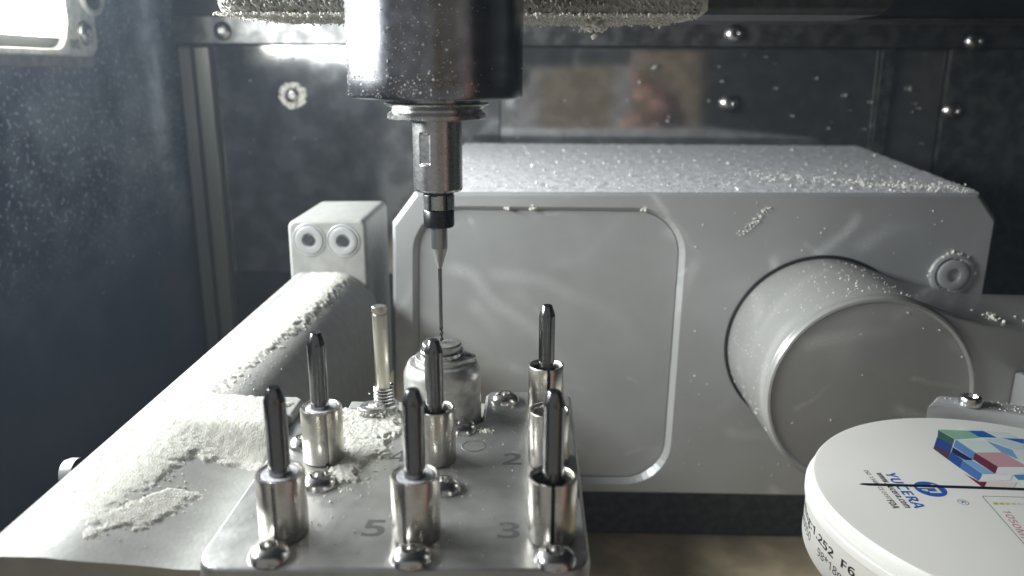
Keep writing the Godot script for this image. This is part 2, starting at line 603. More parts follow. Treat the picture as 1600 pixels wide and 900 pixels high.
func chamber() -> void:
	# left wall, as a slab with its own texture coordinates
	var b := MB.new()
	b.box(Vector3(WALL_X - 12, -160, BACK_Z - 12), Vector3(WALL_X - 0.05, 220, 40))
	obj("wall_left", b, M.dark).set_meta("kind", "structure")
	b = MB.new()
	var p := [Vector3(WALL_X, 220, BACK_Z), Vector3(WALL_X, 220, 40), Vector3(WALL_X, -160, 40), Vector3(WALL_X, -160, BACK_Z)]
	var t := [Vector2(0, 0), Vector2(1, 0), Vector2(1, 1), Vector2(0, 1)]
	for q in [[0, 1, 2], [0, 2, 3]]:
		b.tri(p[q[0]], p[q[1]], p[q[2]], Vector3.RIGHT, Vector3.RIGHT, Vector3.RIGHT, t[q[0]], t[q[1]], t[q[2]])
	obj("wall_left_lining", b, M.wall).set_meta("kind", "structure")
	b = MB.new()
	b.box(Vector3(WALL_X, -160, BACK_Z - 12), Vector3(390, 220, BACK_Z))
	obj("wall_back", b, M.dark).set_meta("kind", "structure")
	b = MB.new()
	b.box(Vector3(390, -160, BACK_Z - 12), Vector3(402, 220, 40))
	obj("wall_right", b, M.dark).set_meta("kind", "structure")
	b = MB.new()
	b.box(Vector3(WALL_X - 12, 220, BACK_Z - 12), Vector3(402, 232, 40))
	obj("ceiling", b, M.dark).set_meta("kind", "structure")
	b = MB.new()
	b.box(Vector3(WALL_X - 12, -148, BACK_Z - 12), Vector3(402, -136, 40))
	obj("floor", b, M.floor).set_meta("kind", "structure")
	# added unseen dark panel beside the opening, so the rear pane mirrors dark
	b = MB.new()
	b.box(Vector3(235, -160, 30), Vector3(390, 220, 40), 1.0)
	obj("added_dark_panel", b, M.dark).set_meta("kind", "structure")
	# specks of dust that stick out from the left wall
	var list := []
	for i in 520:
		var z := -rng.randf_range(230.0, 545.0)
		var y := rng.randf_range(-60.0, 120.0)
		if rng.randf() > smoothstep(-70.0, 70.0, y + 30.0 * nz.get_noise_2d(z, y)):
			continue
		list.append([Vector3(WALL_X + 0.2, y, z), rng.randf_range(0.14, 0.42) * (2.2 if rng.randf() < 0.05 else 1.0)])
	var s := scatter("dust_specks", list, M.grain)
	tag(s, "pale dust specks clinging to the dark left wall", "dust", "", "stuff")


func back_panel() -> void:
	# dark polished pane under a brushed header, between steel strips
	var pane := thing("rear_window", "dark reflecting rear window pane behind the grey motor housing", "window")
	var b := MB.new()
	b.xf = Transform3D(Basis(Vector3.UP, deg_to_rad(-1.15)), Vector3(-214, 0, BACK_Z + 2))
	b.box(Vector3(0, -60, -1.5), Vector3(192, 97, 0), 0.3)
	obj("pane", b, M.mirror, pane)
	# the right pane leans back a little
	b = MB.new()
	b.xf = Transform3D(Basis(Vector3.RIGHT, deg_to_rad(-1.1)), Vector3(0, -60, BACK_Z + 3))
	b.box(Vector3(-21.4, 0, -2.5), Vector3(274, 157, 0), 0.3)
	obj("pane", b, M.glass, pane)
	b = MB.new()
	b.box(Vector3(231, -60, BACK_Z + 3), Vector3(239, 96.5, BACK_Z + 5), 0.6)
	obj("divider_strip", b, M.sheet, pane)
	var list := []
	for i in 60:
		list.append([Vector3(rng.randf_range(-200, 270), rng.randf_range(25, 95), BACK_Z + 3.1), rng.randf_range(0.4, 1.3) * (1.7 if rng.randf() < 0.15 else 1.0)])
	scatter("dust_specks", list, M.grain_dark, pane)
	b = MB.new()
	b.xf = facing_front(BACK_Z + 3.0)
	b.cap(PackedVector2Array([Vector2(-138, 66), Vector2(-116, 70.5), Vector2(-101, 76), Vector2(-99, 79), Vector2(-116, 75), Vector2(-136, 70)]), 0.1, Vector3.UP)
	obj("dust_smear", b, M.grain_dark, pane)
	var hd := thing("rear_header", "brushed metal header rail above the dark rear window", "rail")
	b = MB.new()
	b.box(Vector3(WALL_X + 0.5, 97.5, BACK_Z), Vector3(388, 116, BACK_Z + 7), 1.0)
	obj("rail", b, M.sheet, hd)
	var rp := thing("rear_side_panel", "dark grey screwed panel at the right of the rear window", "panel")
	b = MB.new()
	b.box(Vector3(276, -135.5, BACK_Z), Vector3(388, 97, BACK_Z + 5), 0.8)
	obj("sheet", b, M.sheet, rp)
	var dome := [Vector2(6.2, 0), Vector2(6.0, 1.2), Vector2(5.0, 2.6), Vector2(3.4, 3.5), Vector2(2.2, 3.8), Vector2(1.9, 2.6), Vector2(0, 2.6)]
	for q in [[Vector3(132.6, 61.1, 3), pane], [Vector3(-163, 64.5, 3), pane], [Vector3(281, 57.0, 5), rp], [Vector3(132, 105.5, 7), hd], [Vector3(288, 101.5, 7), hd], [Vector3(-206, 106, 7), hd], [Vector3(-47, 57, 3), pane]]:
		b = MB.new()
		b.xf = facing_front(BACK_Z + q[0].z)
		b.lathe(dome, Vector3(q[0].x, 0, q[0].y), 28)
		obj("dome_screw", b, M.screw, q[1])
	# dust caked round the left screw
	list = []
	for i in 520:
		var r := 8.6 * pow(rng.randf(), 0.62)
		var a := rng.randf() * TAU
		list.append([Vector3(-163, 64.5, 0) + Vector3(cos(a) * r * 1.1, sin(a) * r, BACK_Z + 3.8 + 2.6 * (1.0 - r / 8.6)), rng.randf_range(0.3, 0.95)])
	scatter("dust_cake", list, M.grain, pane)
	# corner strips
	var cs := thing("corner_strip", "pair of upright steel strips in the rear left corner", "trim")
	for q in [[-236.5, -228.5], [-225.5, -216.5]]:
		b = MB.new()
		b.box(Vector3(q[0], -135.5, BACK_Z), Vector3(q[1], 96.5, BACK_Z + 9), 1.6)
		obj("strip", b, M.strip, cs)
	# dark block added below the motor housing to draw the shade band
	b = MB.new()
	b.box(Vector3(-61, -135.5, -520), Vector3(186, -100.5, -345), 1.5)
	var pl := obj("housing_shade_block", b, M.rail)
	tag(pl, "added dark block that draws the shade under the grey motor housing", "shade_block")
	# bars in the upper right
	var gr := thing("guide_rail", "dark grey guide rail cover at the right of the powdered carriage", "rail")
	b = MB.new()
	b.box(Vector3(46, 97.9, -272), Vector3(100, 130, -238), 2.5)
	obj("cover", b, M.rail, gr)
	b = MB.new()
	b.box(Vector3(43.4, 97.2, -270), Vector3(48.5, 130, -236), 1.5)
	obj("end_cap", b, M.alloy, gr)
	var up := thing("upper_panel", "black upper panel with a pale lower lip along the top right edge", "panel")
	b = MB.new()
	b.box(Vector3(40, 106.2, -420), Vector3(388, 160, -390), 1.0)
	obj("board", b, M.dark, up)
	b = MB.new()
	b.box(Vector3(40, 104.6, -420), Vector3(388, 106.1, -388.5), 0.5)
	obj("lip", b, M.sheet, up)


func wall_lamp() -> void:
	var t := thing("wall_lamp", "glowing white LED lamp in a pale frame on the left wall", "lamp")
	var b := MB.new()
	b.xf = facing_right(WALL_X)
	b.prism(rrect(-448.9, 82.4, -70, 162, 4.0), 0.0, 3.0, 0.8)
	obj("backing_plate", b, M.lamp_back, t)
	# frame: one prism per half round the window so that the glass sits in an opening
	var outer := rrect(-443.8, 87.8, -76, 157.2, 9.0, 8)
	var hole := rrect(-415.5, 91.2, -106.0, 153.0, 11.0, 8)
	var left := Geometry2D.clip_polygons(Geometry2D.intersect_polygons(outer, PackedVector2Array([Vector2(-500, 0), Vector2(-300, 0), Vector2(-300, 300), Vector2(-500, 300)]))[0], hole)
	var right := Geometry2D.clip_polygons(Geometry2D.intersect_polygons(outer, PackedVector2Array([Vector2(-300, 0), Vector2(0, 0), Vector2(0, 300), Vector2(-300, 300)]))[0], hole)
	b = MB.new()
	b.xf = facing_right(WALL_X)
	for q in left + right:
		b.prism(q, 3.0, 8.0, 0.7, 0.0)
	obj("frame", b, M.lamp_frame, t)
	b = MB.new()
	b.xf = facing_right(WALL_X)
	b.prism(rrect(-415.0, 91.6, -106.5, 152.6, 10.8, 8), 3.05, 5.0, 0.3)
	obj("gasket", b, M.gasket, t)
	b = MB.new()
	b.xf = facing_right(WALL_X)
	b.prism(rrect(-411.8, 96.6, -110.0, 148.5, 8.0, 8), 5.0, 12.0, 2.5)
	obj("lamp_diffuser", b, M.glow, t)
	b = MB.new()
	b.xf = facing_right(WALL_X)
	b.lathe([Vector2(12.2, 8.0), Vector2(12.2, 9.4), Vector2(11.6, 10.2), Vector2(10.4, 10.2), Vector2(9.8, 9.4), Vector2(9.6, 8.4)], Vector3(-441.5, 0, 121), 40)
	obj("ring", b, M.lamp_frame, t)
	b = MB.new()
	b.xf = facing_right(WALL_X)
	b.lathe([Vector2(9.8, 8.0), Vector2(9.8, 8.5), Vector2(0, 8.7)], Vector3(-441.5, 0, 121), 40)
	obj("lens", b, M.black, t)
	b = MB.new()
	b.xf = facing_right(WALL_X)
	b.lathe([Vector2(6.4, 8.0), Vector2(6.2, 8.4), Vector2(5.6, 8.3), Vector2(5.4, 9.6), Vector2(4.2, 10.6), Vector2(2.4, 10.9), Vector2(2.0, 9.5), Vector2(0, 9.5)], Vector3(-431.2, 0, 99.6), 32)
	obj("screw", b, M.screw, t)
	b = MB.new()
	b.mesh_text("24V", Vector2(8.6, 4.6), Basis(Vector3.BACK, Vector3.DOWN, Vector3.RIGHT), Vector3(WALL_X + 8.02, 96.2, -425.0))
	obj("lettering", b, M.engrave, t)


func housing_front() -> PackedVector2Array:
	return PackedVector2Array([Vector2(-60, -99.5), Vector2(186.5, -99.5), Vector2(186.5, 26), Vector2(178.5, 36), Vector2(-47, 34.5), Vector2(-56.5, 22)])


func rotary_housing() -> void:
	var t := thing("motor_housing", "large grey box shaped motor housing with powder on its top", "housing")
	var f := housing_front()
	var k := PackedVector2Array([Vector2(-52, -99.5), Vector2(228, -99.5), Vector2(228, 22), Vector2(208, 36), Vector2(-43, 36), Vector2(-50, 24)])
	var inset := PackedVector2Array()
	var c := Vector2(64, -32)
	for p in f:
		inset.append(p + Vector2(-signf(p.x - c.x) * 1.6, -signf(p.y - c.y) * 1.6))
	var b := MB.new()
	var nrm := [Vector3(-0.7, -0.7, 0), Vector3(0.7, -0.7, 0), Vector3(1, 0.2, 0), Vector3(0.3, 1, 0), Vector3(-0.3, 1, 0), Vector3(-1, 0.2, 0)]
	for i in 6:
		var j := (i + 1) % 6
		if i == 3:
			continue
		var out := Vector3((f[i].x + f[j].x) / 2 - c.x, (f[i].y + f[j].y) / 2 - c.y, 0)
		var d := (f[j] - f[i]).normalized()
		var e := Vector3(d.y, -d.x, 0)
		if e.dot(out) < 0:
			e = -e
		b.flat(Vector3(f[i].x, f[i].y, HOUSE_Z - 1.8), Vector3(f[j].x, f[j].y, HOUSE_Z - 1.8), Vector3(k[j].x, k[j].y, -522), Vector3(k[i].x, k[i].y, -522), e)
	for i in 6:
		var j := (i + 1) % 6
		var d := (f[j] - f[i]).normalized()
		var e := Vector3(d.y, -d.x, 0)
		if e.dot(Vector3((f[i].x + f[j].x) / 2 - c.x, (f[i].y + f[j].y) / 2 - c.y, 0)) < 0:
			e = -e
		b.quad(Vector3(f[i].x, f[i].y, HOUSE_Z - 1.8), Vector3(f[j].x, f[j].y, HOUSE_Z - 1.8), Vector3(inset[j].x, inset[j].y, HOUSE_Z), Vector3(inset[i].x, inset[i].y, HOUSE_Z), e, e, Vector3.BACK, Vector3.BACK)
	# front face with the pocket cut out, in two halves
	var pocket := round_poly([Vector2(-51, -94.5), Vector2(62.0, -94.5), Vector2(63.5, 29.2), Vector2(-48, 29.2)], [20, 20, 20, 20], 10)
	var floor_poly := round_poly([Vector2(-48.8, -92.3), Vector2(59.8, -92.3), Vector2(61.3, 27.4), Vector2(-45.8, 27.4)], [18, 18, 18, 18], 10)
	for h in [PackedVector2Array([Vector2(-100, -200), Vector2(5, -200), Vector2(5, 200), Vector2(-100, 200)]), PackedVector2Array([Vector2(5, -200), Vector2(300, -200), Vector2(300, 200), Vector2(5, 200)])]:
		for q in Geometry2D.clip_polygons(Geometry2D.intersect_polygons(inset, h)[0], pocket):
			var ids := Geometry2D.triangulate_polygon(q)
			for i in range(0, ids.size(), 3):
				b.tri(Vector3(q[ids[i]].x, q[ids[i]].y, HOUSE_Z), Vector3(q[ids[i + 1]].x, q[ids[i + 1]].y, HOUSE_Z), Vector3(q[ids[i + 2]].x, q[ids[i + 2]].y, HOUSE_Z), Vector3.BACK, Vector3.BACK, Vector3.BACK)
	b.cap(PackedVector2Array(), 0, Vector3.UP)
	var back := Geometry2D.triangulate_polygon(k)
	for i in range(0, back.size(), 3):
		b.tri(Vector3(k[back[i]].x, k[back[i]].y, -522), Vector3(k[back[i + 1]].x, k[back[i + 1]].y, -522), Vector3(k[back[i + 2]].x, k[back[i + 2]].y, -522), Vector3.FORWARD, Vector3.FORWARD, Vector3.FORWARD)
	obj("casing", b, M.housing, t)
	# pocket wall and the cover plate inside it
	b = MB.new()
	for i in pocket.size():
		var j := (i + 1) % pocket.size()
		var m := (pocket[i] + pocket[j]) / 2 - (Vector2(6, -33))
		var a := Vector3(pocket[i].x, pocket[i].y, HOUSE_Z)
		var d := Vector3(pocket[j].x, pocket[j].y, HOUSE_Z)
		var a2 := Vector3(floor_poly[i].x, floor_poly[i].y, HOUSE_Z - 2.4)
		var d2 := Vector3(floor_poly[j].x, floor_poly[j].y, HOUSE_Z - 2.4)
		b.flat(a, d, d2, a2, Vector3(-m.x, -m.y, 40).normalized())
	obj("pocket_rim", b, M.housing, t)
	b = MB.new()
	b.xf = facing_front(HOUSE_Z)
	b.prism(floor_poly, -6.0, -2.35, 0.5, 0.0)
	obj("cover_plate", b, M.panel, t)
	# top sheet with its film of powder, gently uneven
	b = MB.new()
	var nx := 150
	var nyy := 120
	b.grid(nx, nyy, func(i: int, j: int) -> Vector3:
		var s := float(j) / nyy
		var x := lerpf(lerpf(-47, -43, s), lerpf(178.5, 208, s), float(i) / nx)
		var z := lerpf(HOUSE_Z - 1.7, -522, s)
		var y := lerpf(lerpf(34.5, 36, float(i) / nx), 36, s)
		var edge := smoothstep(0.0, 0.02, s)
		return Vector3(x, y + edge * (0.25 + 0.35 * nz.get_noise_2d(x * 2, z * 2) + 0.5 * maxf(0, nf.get_noise_2d(x * 0.5, z * 0.5))), z))
	obj("dusty_top", b, M.housing_dust, t)
	# cap screw in a counterbore at the right
	b = MB.new()
	b.xf = facing_front(HOUSE_Z)
	b.lathe([Vector2(9.0, 0), Vector2(8.6, 1.2), Vector2(7.4, 1.5), Vector2(6.6, 0.6), Vector2(6.2, 0.4), Vector2(6.0, 2.2), Vector2(4.6, 2.6), Vector2(2.8, 2.4), Vector2(2.6, 0.6), Vector2(0, 0.6)], Vector3(171.4, 0, 3.1), 36)
	obj("cap_screw", b, M.housing, t)
	var list := []
	for i in 90:
		var a := rng.randf() * TAU
		list.append([Vector3(171.4 + cos(a) * rng.randf_range(6.5, 9.6), 3.1 + sin(a) * rng.randf_range(6.5, 9.6), HOUSE_Z + 0.6), rng.randf_range(0.3, 0.8)])
	for i in 40:
		var s := rng.randf()
		list.append([Vector3(96.0 - 12.0 * s + rng.randf_range(-2, 2), 30.0 - 12.0 * s, HOUSE_Z + 0.2), rng.randf_range(0.2, 0.55)])
	for i in 120:
		list.append([Vector3(rng.randf_range(64, 180), rng.randf_range(-90, 32), HOUSE_Z + 0.1), rng.randf_range(0.15, 0.4)])
	for q in [[-9.5, 30.0], [1.0, 30.2], [46.0, 29.6]]:
		for i in 14:
			list.append([Vector3(q[0] + rng.randf_range(-1.2, 1.2), q[1] - 1.0 + rng.randf_range(-1.0, 1.0), HOUSE_Z - 0.6), rng.randf_range(0.5, 0.9)])
	scatter("powder_crumbs", list, M.grain, t)


func rotary_arm() -> void:
	var t := thing("rotary_arm", "round grey rotary hub with a flat arm reaching to the right", "rotary arm")
	var c := Vector2(120.5, -28.1)
	var R := 37.2
	# hub and arm outline in x, y
	var pts := PackedVector2Array()
	for i in 49:
		var a := lerpf(deg_to_rad(73), deg_to_rad(287), i / 48.0)
		pts.append(c + Vector2.from_angle(a) * R)
	for q in [Vector2(136, -66), Vector2(147, -70), Vector2(165, -73), Vector2(230, -76), Vector2(230, -6.0), Vector2(185, -5.2), Vector2(169.7, -3.7), Vector2(156.3, -1.1), Vector2(147.4, 1.2), Vector2(140.5, 4.1)]:
		pts.append(q)
	var b := MB.new()
	b.xf = facing_front(0)
	b.prism(pts, HOUSE_Z + 0.0, -266.4, 1.2, 0.0)
	obj("hub", b, M.rotary, t)
	b = MB.new()
	b.xf = facing_front(0)
	b.lathe([Vector2(36.7, -266.5), Vector2(36.6, -265.6), Vector2(36.0, -264.6), Vector2(35.2, -264.4), Vector2(34.7, -264.9), Vector2(34.3, -265.4), Vector2(0, -265.4)], Vector3(c.x, 0, c.y), 96)
	obj("lid", b, M.rotary, t)
	b = MB.new()
	b.xf = facing_front(0)
	b.lathe([Vector2(38.6, HOUSE_Z + 0.1), Vector2(38.4, HOUSE_Z + 0.7), Vector2(37.0, HOUSE_Z + 0.8)], Vector3(c.x, 0, c.y), 96)
	obj("seal", b, M.black_metal, t)
	var list := []
	for i in 22:
		var a := rng.randf() * TAU
		var r := 34.0 * sqrt(rng.randf())
		list.append([Vector3(c.x + cos(a) * r, c.y + sin(a) * r, -265.1), rng.randf_range(0.12, 0.4)])
	for i in 300:
		var a := rng.randf_range(1.2, 3.6)
		list.append([Vector3(c.x + cos(a) * 37.3, c.y + sin(a) * 37.3, rng.randf_range(-318, -268)), rng.randf_range(0.1, 0.3)])
	for i in 300:
		var x := rng.randf_range(155, 215)
		list.append([Vector3(x, -3.0 if x < 170 else -5.0, -268 - 20 * rng.randf()), rng.randf_range(0.2, 0.9)])
	scatter("powder_crumbs", list, M.grain, t)
	# ring clamp segment that holds the blank
	var h := thing("disc_clamp", "grey curved clamp behind the white disc with one steel screw", "clamp")
	var o := Vector2(119.6, -175.7)
	var ring := PackedVector2Array()
	for i in 25:
		ring.append(o + Vector2.from_angle(lerpf(deg_to_rad(-89.5), deg_to_rad(20), i / 24.0)) * 50.0)
	for i in 25:
		ring.append(o + Vector2.from_angle(lerpf(deg_to_rad(20), deg_to_rad(-83), i / 24.0)) * 58.5)
	b = MB.new()
	b.prism(ring, -32, -14, 1.0)
	obj("ring", b, M.housing, h)
	b = MB.new()
	b.prism(PackedVector2Array([Vector2(170, -220), Vector2(205, -220), Vector2(205, -266), Vector2(170, -266)]), -40, -18, 1.0)
	obj("neck", b, M.housing, h)
	b = MB.new()
	b.lathe([Vector2(3.3, -14), Vector2(3.3, -12.2), Vector2(2.9, -11.6), Vector2(1.9, -11.4), Vector2(1.5, -12.4), Vector2(0, -12.6)], Vector3(133.2, 0, -226.9), 32)
	obj("screw", b, M.screw, h)
	list = []
	for i in 120:
		var a := deg_to_rad(rng.randf_range(-82, -20))
		var r := rng.randf_range(51, 58)
		list.append([Vector3(o.x + cos(a) * r, -13.95, o.y + sin(a) * r), rng.randf_range(0.1, 0.3)])
	scatter("powder_crumbs", list, M.grain, h)


# height of the support arm's top at (x, z)
func arm_y(x: float, z: float) -> float:
	if x < -93.0:
		var u := clampf((-93.0 - x) / 6.0, 0.0, 1.0)
		return 1.5 - 6.0 * (1.0 - sqrt(1.0 - u * u))
	if z < -187.5:
		if x <= -79.0:
			return 1.5
		var u := clampf((x + 79.0) / 19.0, 0.0, 1.0)
		return 1.5 - 34.0 * (1.0 - sqrt(maxf(0.0, 1.0 - u * u)))
	return lerpf(1.5, -4.2, smoothstep(-84.0, -62.0, x))


# where the front lip of the arm runs
func lip(x: float) -> float:
	return lerpf(-118.3, -123.7, smoothstep(-82.0, -64.0, x))


func support_arm() -> void:
	var t := thing("support_arm", "pale grey cast arm along the left carrying the tool plate", "arm")
	var b := MB.new()
	var X := func(i: int) -> float: return -99.0 + 39.0 * i / 76.0
	b.grid(76, 60, func(i: int, j: int) -> Vector3:
		var x: float = X.call(76 - i)
		var z := lerpf(-187.6, -320.0, j / 60.0)
		return Vector3(x, arm_y(x, z), z))
	b.flat(Vector3(-99, -4.5, -118.4), Vector3(-99, -4.5, -320), Vector3(-96, -60, -320), Vector3(-96, -60, -150), Vector3.LEFT)
	b.flat(Vector3(-60, -32.5, -187), Vector3(-60, -32.5, -320), Vector3(-60, -60, -320), Vector3(-60, -60, -187), Vector3.RIGHT)
	obj("beam", b, M.arm, t)
	b = MB.new()
	b.grid(90, 34, func(i: int, j: int) -> Vector3:
		var x := lerpf(9.0, -44.0, i / 44.0) if i < 44 else lerpf(-44.0, -99.0, (i - 44) / 46.0)
		var z := lerpf(lip(x), -187.4, j / 34.0)
		return Vector3(x, arm_y(x, z), z))
	# front lip and the rear face of the platform
	var prev := Vector3(-99, -4.5, lip(-99))
	for i in 108:
		var x := lerpf(-99, 9, (i + 1) / 108.0)
		var cur := Vector3(x, arm_y(x, -124), lip(x))
		b.flat(prev, cur, Vector3(cur.x, -16, cur.z - 6.0), Vector3(prev.x, -16, prev.z - 6.0), Vector3(0, -0.3, 1))
		prev = cur
	b.flat(Vector3(-80, 1.5, -187.4), Vector3(9, -4.2, -187.4), Vector3(9, -40, -187.4), Vector3(-80, -40, -187.4), Vector3.FORWARD)
	obj("platform", b, M.arm, t)
	b = MB.new()
	b.box(Vector3(-48, -16, -200), Vector3(9, -4.3, -187.6), 0.3)
	obj("rear_ledge", b, M.arm, t)
	b = MB.new()
	b.prism(PackedVector2Array([Vector2(-80, -188), Vector2(-58.5, -188), Vector2(-57, -186.5), Vector2(-57, -177), Vector2(-80, -177)]), -4.5, 2.2, 0.9, 0.0)
	obj("corner_block", b, M.arm, t)
	# upright end block with two cap screws in counterbores
	b = MB.new()
	b.xf = facing_front(0)
	b.prism(round_poly([Vector2(-99.5, -60), Vector2(-66.8, -60), Vector2(-66.8, 23.5), Vector2(-99.0, 23.0)], [0, 0, 3.0, 3.5]), -366.0, -318.0, 1.6, 0.0)
	var blk := obj("end_block", b, M.arm, t)
	for q in [Vector2(-90.3, 15.0), Vector2(-76.3, 14.7)]:
		b = MB.new()
		b.xf = facing_front(-318)
		b.lathe([Vector2(7.0, 0.0), Vector2(6.7, 0.35), Vector2(6.4, 0.3), Vector2(6.2, 0.05), Vector2(5.9, 0.05), Vector2(5.6, 0.7), Vector2(4.4, 1.0), Vector2(2.9, 0.7), Vector2(2.5, -0.4), Vector2(0, -0.4)], Vector3(q.x, 0, q.y), 36)
		var sc := obj("cap_screw", b, M.housing, blk)
		b = MB.new()
		b.xf = facing_front(-318)
		b.lathe([Vector2(2.3, 0.75), Vector2(0, 0.75)], Vector3(q.x, 0, q.y), 6)
		obj("socket", b, M.gasket, blk)
	b = MB.new()
	b.xf = Transform3D(Basis(Vector3.FORWARD, Vector3.LEFT, Vector3.UP), Vector3(-97.5, -2.2, -154.5))
	b.lathe([Vector2(3.2, 0), Vector2(3.2, 1.6), Vector2(2.8, 2.8), Vector2(1.9, 3.3), Vector2(0, 3.5)], Vector3.ZERO, 28)
	obj("side_knob", b, M.housing, t)


func tool_plate() -> void:
	var t := thing("tool_plate", "grey metal tool magazine plate with seven slotted sleeves", "tool holder")
	var outline := round_poly([Vector2(-58.0, -118.0), Vector2(11.2, -119.4), Vector2(11.2, -198.5), Vector2(-11.3, -198.5), Vector2(-11.3, -177.5), Vector2(-31.5, -177.5), Vector2(-31.5, -186.5), Vector2(-57.5, -186.5)], [5.5, 5.0, 3.0, 2.5, 3.5, 3.0, 1.5, 3.0])
	# the left side runs in towards the front
	var b := MB.new()
	b.prism(outline, -4.0, 0.0, 0.9, 0.5)
	obj("plate", b, M.plate, t)
	# button head screws
	var n := 0
	for q in [Vector2(-45.3, -122.3), Vector2(-20.3, -122.4), Vector2(5.0, -122.6), Vector2(-43.2, -147.6), Vector2(-17.4, -146.6), Vector2(-6.0, -192.0), Vector2(-16.0, -174.4), Vector2(6.5, -146.9), Vector2(-51.0, -165.0)]:
		b = MB.new()
		b.lathe([Vector2(3.75, 0), Vector2(3.7, 0.35), Vector2(3.2, 1.2), Vector2(2.5, 1.75), Vector2(1.75, 2.05)], Vector3(q.x, 0, q.y), 40)
		b.lathe([Vector2(1.75, 2.05), Vector2(1.6, 2.0), Vector2(1.5, 0.9), Vector2(0, 0.8)], Vector3(q.x, 0, q.y), 6, n * 0.4, TAU + n * 0.4)
		obj("button_screw", b, M.screw, t)
		n += 1
	# sleeves: nickel tubes with a slot, a bush or packed powder inside
	var slot := {0: [0.0, "powder"], 1: [-0.35, "powder"], 2: [0.0, "bush"], 3: [0.42, "powder"], 4: [-0.5, "bush"], 5: [2.4, "open"], 6: [0.12, "bush"]}
	for i in 7:
		var p: Vector3 = SPOTS[i]
		var a: float = PI / 2 - slot[i][0]
		var g := 0.085
		b = MB.new()
		b.lathe([Vector2(3.5, 0.2), Vector2(4.3, 0.2), Vector2(4.45, 0.4), Vector2(4.45, 12.1), Vector2(4.25, 12.45), Vector2(3.85, 12.45), Vector2(3.6, 12.1), Vector2(3.5, 11.6)], p, 64, a + g, a + TAU - g, true)
		b.lathe([Vector2(3.5, 11.6), Vector2(3.5, 0.2)], p, 64, a + g, a + TAU - g)
		var sl := obj("sleeve", b, M.nickel, t)
		b = MB.new()
		if slot[i][1] == "powder":
			b.lathe([Vector2(3.45, 0.3), Vector2(3.45, 12.0), Vector2(3.2, 12.25), Vector2(2.4, 12.1), Vector2(0, 12.2)], p, 40)
			obj("powder_fill", b, M.dust_fill, sl)
		elif slot[i][1] == "bush":
			b.lathe([Vector2(3.42, 0.3), Vector2(3.42, 11.2), Vector2(3.1, 11.5), Vector2(2.3, 11.3), Vector2(2.1, 10.6)], p, 40)
			b.lathe([Vector2(2.1, 10.6), Vector2(2.1, 0.3)], p, 40)
			obj("bush", b, M.black, sl)
	# engraved numbers
	for q in [["5", Vector2(-30.6, -128.8), 5.6], ["3", Vector2(-5.5, -129.0), 5.4], ["2", Vector2(-5.6, -157.2), 5.4], ["4", Vector2(-30.6, -157.8), 5.4]]:
		b = MB.new()
		b.mesh_text(q[0], Vector2(4.2, q[2]), Basis(Vector3.RIGHT, Vector3.FORWARD, Vector3.UP), Vector3(q[1].x, 0.0, q[1].y))
		obj("number", b, M.engrave, t)
	# an empty worn locating bore beside the middle sleeve
	b = MB.new()
	b.lathe([Vector2(2.9, 0), Vector2(2.8, 0.06), Vector2(2.4, 0.06), Vector2(2.3, 0.01)], Vector3(-12.4, 0, -165.8), 36)
	obj("worn_ring", b, M.plate_edge, t)
	# socket screw half buried in powder
	b = MB.new()
	b.lathe([Vector2(3.3, 0), Vector2(3.3, 2.3), Vector2(3.0, 2.7), Vector2(1.9, 2.7), Vector2(1.7, 1.9), Vector2(0, 1.9)], Vector3(-38.6, 0, -181.6), 36)
	obj("socket_screw", b, M.plate_edge, t)
	var list := []
	for i in 420:
		var x := rng.randf_range(-54, 10)
		var z := rng.randf_range(-197, -120)
		if x < -10 and z < -176:
			continue
		list.append([Vector3(x, 0.04, z), rng.randf_range(0.05, 0.16) * (2.0 if rng.randf() < 0.06 else 1.0)])
	scatter("powder_specks", list, M.grain, t)


const SPOTS := [Vector3(-44.8, 0, -129.6), Vector3(-20.3, 0, -129.6), Vector3(4.5, 0, -129.8), Vector3(-44.8, 0, -158.8), Vector3(-20.2, 0, -159.0), Vector3(4.5, 0, -158.7), Vector3(4.3, 0, -185.6)]


func burs() -> void:
	var b := MB.new()
	var t := thing("milling_bur", "dark tapered tool shank in the front left sleeve, nearest the white powdered arm", "milling bur", "tool shanks standing in the sleeves", SPOTS[0])
	b.lathe([Vector2(0, 4), Vector2(1.95, 4.2), Vector2(1.98, 26.2)], Vector3.ZERO, 40)
	obj("shank", b, M.carbide, t)
	b = MB.new()
	b.lathe([Vector2(1.98, 26.2), Vector2(1.92, 26.5), Vector2(1.2, 28.65), Vector2(1.08, 28.8), Vector2(0, 28.8)], Vector3.ZERO, 40)
	obj("chamfered_tip", b, M.carbide, t)
	var g := "tool shanks standing in the sleeves"
	clone(t, SPOTS[1], "dark tool shank in the front middle sleeve, between the numbers 5 and 3", g, 0.5)
	clone(t, SPOTS[2], "black tool shank in the front right sleeve, beside the number 3", g, 1.1)
	clone(t, SPOTS[3] + Vector3(-0.2, 0.3, 0), "tool shank with bright blunt tip in the sleeve surrounded by loose powder", g, 1.7)
	clone(t, SPOTS[4] + Vector3(0, -1.0, 0), "grey tool shank in the middle sleeve, directly in front of the length sensor", g, 2.2)
	clone(t, SPOTS[6] + Vector3(0, -1.0, 0), "shiny tool shank in the rearmost sleeve at the right rear corner of the plate", g, 2.9)


